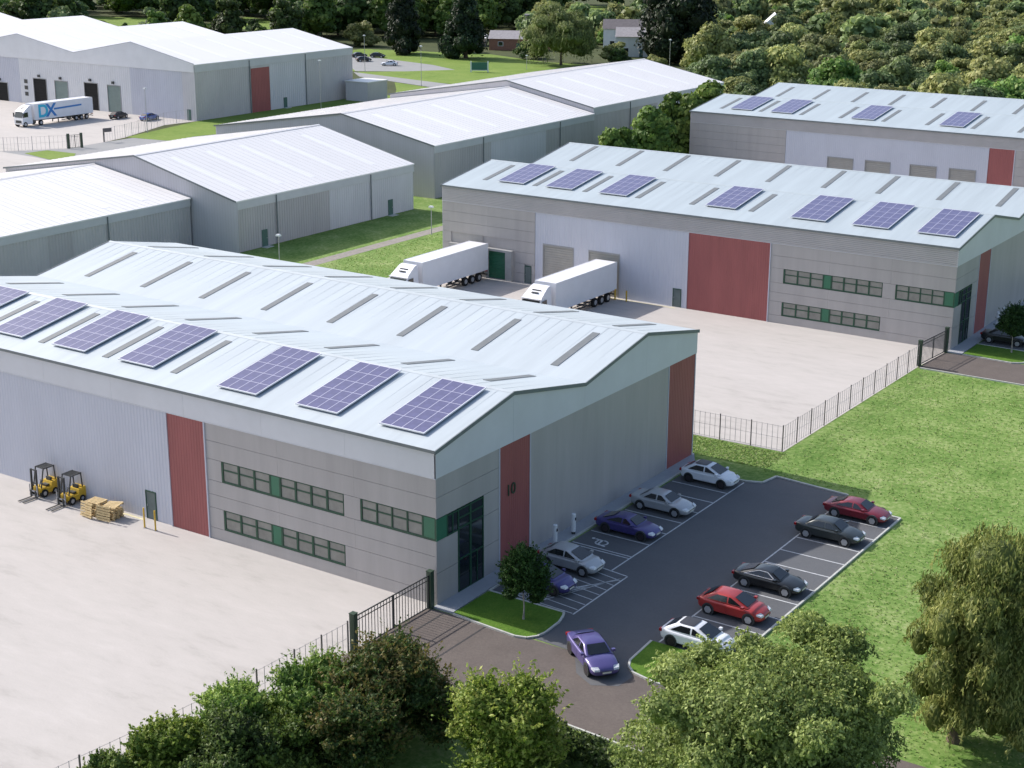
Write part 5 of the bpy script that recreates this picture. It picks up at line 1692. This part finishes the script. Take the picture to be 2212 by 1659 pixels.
bush('bush', 'small olive shoots by the fence between the green bushes', (1.9, -17.6, 0), 1.7, 2.3, 9000, .10, 'yellowgreen', 29, 12, tmax=.5)
bush('maple_tree', 'yellow-green young maple beside the road at the bottom', (14.5, -13.9, 0), 2.95, 5.5, 28000, .12, 'yellowgreen', 31, 22, None)
hb = [(x, -10.3 - .12 * (x - 15) + random.uniform(-.3, .3), .75, .95, .9, .85, random.uniform(.1, .5)) for x in np.arange(15.0, 24, .8)]
tag(link('hedge', foliage('hedge', hb, 9000, .12, LF['dark'], 33)), 'low dark hedge along the road edge at the bottom', 'hedge')

# two small round street trees on the grass islands
f = foliage('crown', [(0, 0, 2.9, 1.35, 1.35, 1.5, .4), (.45, .2, 2.4, 1.1, 1.1, .95, .35), (-.45, .2, 2.4, 1.1, 1.1, .9, .35), (0, -.2, 3.9, .7, .7, .8, .5)] + rblobs(rg, 26, 1.35, 2.7, 1.5, .22, .5), 15000, .085, LF['young'], 41, shell=.6, sprays=260, slen=.45)
tk = trunk_mesh('trunk', 2.6, .06, [(1.6, .3, .2, .8), (1.7, -.3, .1, .8)], 'birch_bark', 7)
t1 = tree('young_tree', 'small round dark green tree on the grass island by the entrance', 'tree', (5.44, 1.31, .11), f, tk, 'young trees on the grass islands')
copy_tree(t1, 'young tree on the island at the middle warehouse, right edge', (11.5, 75.5, .11), 2.0)

# far trees: shared crowns, each tree its own object
def crown_set(key, count, R, H, n, ls, seed, z0=1.0, nb=26, asp=.7, droop=0, rmin=.18, rmax=.36):
    out = []
    for i in range(count):
        r2 = random.Random(seed + i)
        b = [(0, 0, z0 + H * .42, R * .70, R * .70, H * .40, .3)] + rblobs(r2, nb, R * .88, H * .80, z0 + H * .12, R * rmin, R * rmax)
        out.append(foliage('crown', b, n, ls, LF[key], seed + i, asp, droop, shell=.3, outn=2.0))
    return out


TRK = trunk_mesh('trunk', 6, .35, [(3, 1, .5, 2), (3, -1, .4, 2)], 'trunk', 9)
# hedge trees between the middle warehouse and the last shed
cs = crown_set('green', 2, 4.2, 9, 6500, .34, 60, .3, 30)
for i, (x, y, s, h) in enumerate(((-66.5, 124, .72, 0), (-66, 134, .95, 1), (-65.5, 144, 1.15, 2), (-66.5, 154, 1.3, 1), (-67.5, 165, 1.35, 0))):
    tree('hedge_tree', ['lowest leafy tree behind the middle roof edge', 'leafy tree second from the left behind the middle roof', 'leafy tree in the middle of the clump beside the far shed',
                        'tall leafy tree touching the left end of the farthest warehouse', 'tallest leafy tree at the back of the clump beside the far shed'][i], 'tree', (x, y, 0), cs[i % 2], TRK, 'leafy trees beside the far shed', i * 1.3, s)


def conifer(name, label, loc, R, H, n, ls, seed, key='conifer'):
    r2 = random.Random(seed)
    b = []
    for k in range(60):
        f = r2.random() ** .8
        a = r2.uniform(0, 6.28)
        q = R * (1 - f ** 1.6 * .75) * r2.uniform(.35, .8)
        r = R * (.34 - .16 * f)
        b.append((q * math.cos(a), q * math.sin(a), .8 + (H - 1.5) * f, r, r, r * 1.2, r2.uniform(.05, .8)))
    b.append((0, 0, H * .45, R * .6, R * .6, H * .42, .2))
    f = foliage('crown', b, n, ls, LF[key], seed, .5, .3, outn=1.2)
    return tree(name, label, 'tree', loc, f, trunk_mesh('trunk', H * .6, .5, [], 'trunk', seed))


conifer('conifer_tree', 'left of two dark conifers behind the bright lawn', (-225.5, 286, 0), 6.4, 19, 6500, .45, 71)
conifer('conifer_tree', 'right of two dark conifers behind the bright lawn', (-203.5, 286, 0), 7.2, 18.5, 7000, .45, 72)
conifer('evergreen_tree', 'huge broad near-black evergreen behind the farthest shed', (-150, 309, 0), 14.2, 26, 14000, .60, 73)
bw = rblobs(rg, 46, 9.5, 11.5, 3.2, 1.6, 3.0, .2, .8) + [(0, 0, 7.0, 7.2, 7.2, 5.6, .4)]
tree('willow_tree', 'big pale willow beyond the bright lawn', 'tree', (-172.5, 286, 0), foliage('crown', bw, 17000, .36, LF['willow'], 74, .35, .6, sprays=700, slen=4.0, sdrop=.8, sn=12), TRK)
for i, (x, y, s, k, lab) in enumerate(((-251, 299, .75, 'scrub_a', 'rounded olive bush in front of the left dark conifer'), (-161.5, 296, .62, 'scrub_a', 'low olive bush in front of the white house'),
                                       (-189, 296, .55, 'dark', 'dark bush at the foot of the willow'), (-215, 300, .6, 'dark', 'dark bush between the two conifers'),
                                       (-158, 291, .5, 'dark', 'dark low bush right of the willow by the white house'), (-142, 283, .5, 'scrub_a', 'olive bush at the foot of the huge evergreen'))):
    c = crown_set(k, 1, 7.5, 8.5, 3200, .5, 80 + i, 0, 22)[0]
    tree('bush', lab, 'bush', (x, y, 0), c, None, 'bushes near the distant houses', i, s)

# dark wood along the top left: every tree an object
wood = crown_set('dark', 4, 6.5, 15, 3000, .62, 90, 1.0, 30) + crown_set('green', 1, 6.0, 13, 3000, .6, 95, 1.0, 30) + crown_set('scrub_b', 1, 6.0, 12, 2800, .6, 97, .5, 28)
labs = ['dark broad tree in the wood along the top edge'] * 4 + ['fresh green tree among the dark wood along the top edge', 'grey-green tree among the dark wood along the top edge']
meadows = [((-430, 336), (-392, 346), (-340, 326), (-372, 296)), ((-345, 312), (-318, 332), (-330, 356), (-366, 372)), ((-266, 430), (-238, 446), (-270, 520), (-312, 505))]
camxy = np.array([51.97, -68.93])


def in_meadow_view(x, y, h):
    """true where a tree would stand on a meadow or just in front of it (towards the camera)"""
    for md in meadows:
        c = np.mean(np.array(md), 0)
        r = max(np.linalg.norm(np.array(q) - c) for q in md)
        d = c - camxy
        dn = d / np.linalg.norm(d)
        v = np.array([x, y]) - c
        al = v @ dn
        la = abs(v @ np.array([-dn[1], dn[0]]))
        if la < r * .36 and -r * .5 - h * 6.0 < al < r * .4:
            return True
    return False


n_w = 0
fd = np.array([math.sin(-y_), math.cos(y_)])
rd = np.array([math.cos(y_), math.sin(y_)])
for dist in np.arange(455, 720, 12.5):
    half = dist * .345
    lo, hi = -half * 1.02, half * .30
    x = lo + rg.uniform(0, 6)
    while x < hi and n_w < 295:
        p = camxy + fd * dist + rd * x + np.array([rg.uniform(-4, 4), rg.uniform(-4, 4)])
        s = rg.uniform(.8, 1.2)
        lateral = x / half
        ok = not in_meadow_view(p[0], p[1], 15 * s)
        if lateral > -.35 and dist < 500:
            ok = False
        if lateral > -.05 and dist < 520:
            ok = False
        low = False
        if not ok and in_meadow_view(p[0], p[1], 15 * s) and lateral < -.2:
            low, ok, s = True, True, rg.uniform(.30, .42)
            if in_meadow_view(p[0], p[1], 15 * s): ok = False
        if ok:
            k = rg.choices(range(6), [3, 3, 3, 3, 5, 5])[0] if not low else rg.choice([4, 5, 0])
            tree('wood_tree', 'low hedge tree in front of the distant meadow' if low else labs[k], 'tree', (p[0], p[1], 0), wood[k], None if dist > 520 else TRK, 'trees of the wood along the top edge', rg.uniform(0, 6.28), s)
            n_w += 1
        x += rg.uniform(7.5, 11.5) * (1 + max(0, dist - 520) / 200)

# scrub on the right: nearest 300 as objects, the rest as one mass
sc = [(k, c) for k, cnt in (('scrub_a', 3), ('scrub_b', 2), ('scrub_c', 2), ('scrub_d', 2)) for c in crown_set(k, cnt, 5.6, 7.4, 4600, .30, {'scrub_a': 110, 'scrub_b': 120, 'scrub_c': 130, 'scrub_d': 140}[k], 0, 26)]
slab_ = {'scrub_a': 'olive bush in the dense scrub at the upper right', 'scrub_b': 'dark green bush in the dense scrub at the upper right',
         'scrub_c': 'bright green bush in the dense scrub at the upper right', 'scrub_d': 'brownish bush in the dense scrub at the upper right'}
spots = []
for dist in np.arange(232, 640, 6.6):
    half = dist * .345
    x = half * .02 + rg.uniform(0, 5)
    while x < half * 1.08:
        q = camxy + fd * dist + rd * x + np.array([rg.uniform(-2.5, 2.5), rg.uniform(-2.5, 2.5)])
        lat = x / half
        ok = True
        X, Y = q
        if Y < 200 and X > -68: ok = False                       # the farthest warehouse
        if -130 < X < -76 and Y < 212: ok = False               # sheds
        if lat < .42 and dist < 372 and not (lat > .34 and dist > 330): ok = False
        if lat < .30 and dist < 470: ok = False
        if lat < .42 and dist > 372 and dist < 400: ok = False
        if Vector((X + 150, Y - 309)).length < 15: ok = False
        if Vector((X + 177, Y - 428)).length < 9: ok = False
        dv = np.array([X + 177, Y - 428])
        al = dv @ fd
        la = abs(dv @ rd)
        if la < 8 and -9 < al < 5: ok = False
        small = la < 9 and -130 < al < 0
        if in_meadow_view(X, Y, 7): ok = False
        if ok:
            spots.append((dist, X, Y, small))
        x += rg.uniform(6.5, 9.5)
spots.sort()
rest = []
for i, (dist, X, Y, small) in enumerate(spots):
    w = [4.2, 3.4, 2.0 if dist < 330 else .7, 2.2]
    key = rg.choices(['scrub_a', 'scrub_b', 'scrub_c', 'scrub_d'], w)[0]
    c = rg.choice([c for k, c in sc if k == key])
    s = rg.uniform(.5, 1.0) if rg.random() < .8 else rg.uniform(1.1, 1.5)
    if small: s = rg.uniform(.30, .42)
    if i < 300:
        o = link('scrub_bush', c, None, (X, Y, 0), (0, 0, rg.uniform(0, 6.28)))
        o.scale = (s, s, s * rg.uniform(.8, 1.15))
        tag(o, slab_[key], 'bush', 'bushes of the scrub at the upper right')
    else:
        rest.append((X, Y, s, key))


def mass(name, key, pts, label):
    """far bushes joined into one mesh"""
    rgm = np.random.default_rng(5)
    src = [foliage('tmp', [(0, 0, 2.8, 3.6, 3.6, 3.0, .3)] + rblobs(random.Random(200 + i), 16, 4.4, 5.4, .8, 1.0, 1.9), 900, .72, LF[key], 210 + i, .7) for i in range(2)]
    data = []
    for me in src:
        v = np.empty(len(me.vertices) * 3, np.float32)
        me.vertices.foreach_get('co', v)
        l = np.empty(len(me.loops), np.int32)
        me.loops.foreach_get('vertex_index', l)
        tv = np.empty(len(me.vertices), np.float32)
        me.attributes['tint'].data.foreach_get('value', tv)
        data.append((v.reshape(-1, 3), l.reshape(-1, 4), tv))
    V, F, T, o = [], [], [], 0
    for (X, Y, s) in pts:
        v, f, tv = data[rgm.integers(2)]
        a = rgm.uniform(0, 6.28)
        ca, sa = math.cos(a), math.sin(a)
        w = np.stack([(v[:, 0] * ca - v[:, 1] * sa) * s + X, (v[:, 0] * sa + v[:, 1] * ca) * s + Y, v[:, 2] * s * rgm.uniform(.8, 1.2)], 1)
        V.append(w)
        F.append(f + o)
        T.append(np.clip(tv + rgm.uniform(-.2, .25), .02, .98))
        o += len(v)
    if not V:
        return
    ob = link(name, raw_mesh(name, np.concatenate(V), np.concatenate(F), LF[key], np.concatenate(T)))
    tag(ob, label, 'scrub', None, 'stuff')


for key, lb in (('scrub_a', 'far olive scrub merging into one mass at the top right'), ('scrub_b', 'far dark scrub merging into one mass at the top right'), ('scrub_c', 'far bright green scrub patches at the top right'), ('scrub_d', 'far brownish scrub patches at the top right')):
    mass('far_scrub', key, [(X, Y, s) for X, Y, s, k in rest if k == key], lb)
print('wood trees', n_w, 'scrub', len(spots))

# tufts on the meadow lawn: one object of grass
rn = np.random.default_rng(77)
N = 60000
gx = rn.uniform(5.9, 62, N)
gy = rn.uniform(-14, 66, N)
keep = ~((gx < 18.4) & (gy < 32.3)) & ~((gx < 6.3) & (gy > 36.8)) & ~((gy < -.9) & (gy > -8.3)) & ~((gx > 6) & (gy > 65.2))
gx2 = rn.uniform(-7, 6, 5000)
gy2 = rn.uniform(33.2, 37.1, 5000)
gx3 = rn.uniform(-66.8, -56.8, 9000)
gy3 = rn.uniform(50, 112, 9000)
gx = np.concatenate([gx[keep], gx2, gx3])
gy = np.concatenate([gy[keep], gy2, gy3])
n = len(gx)
a = rn.uniform(0, 6.28, n)
w = rn.uniform(.025, .08, n)
h = rn.uniform(.04, .13, n)
ca, sa = np.cos(a) * w, np.sin(a) * w
lx_ = rn.uniform(-.09, .09, n)
ly_ = rn.uniform(-.09, .09, n)
v = np.stack([np.stack([gx - ca, gy - sa, np.full(n, .0)], 1), np.stack([gx + ca, gy + sa, np.full(n, .0)], 1), np.stack([gx + lx_ + ca * .5, gy + ly_ + sa * .5, h], 1), np.stack([gx + lx_ - ca * .5, gy + ly_ - sa * .5, h * .9], 1)], 1).reshape(-1, 3)
LF['tuft'] = leaf_mat('grass tufts', (0.12, 0.21, 0.04), (0.24, 0.31, 0.10), (0.42, 0.44, 0.22), .5)
go = link('grass', raw_mesh('grass', v, np.arange(4 * n).reshape(-1, 4), LF['tuft'], np.repeat(np.clip(rn.normal(.45, .28, n), .02, .98), 4)))
tag(go, 'tufts of meadow grass on the lawns', 'grass', None, 'stuff')
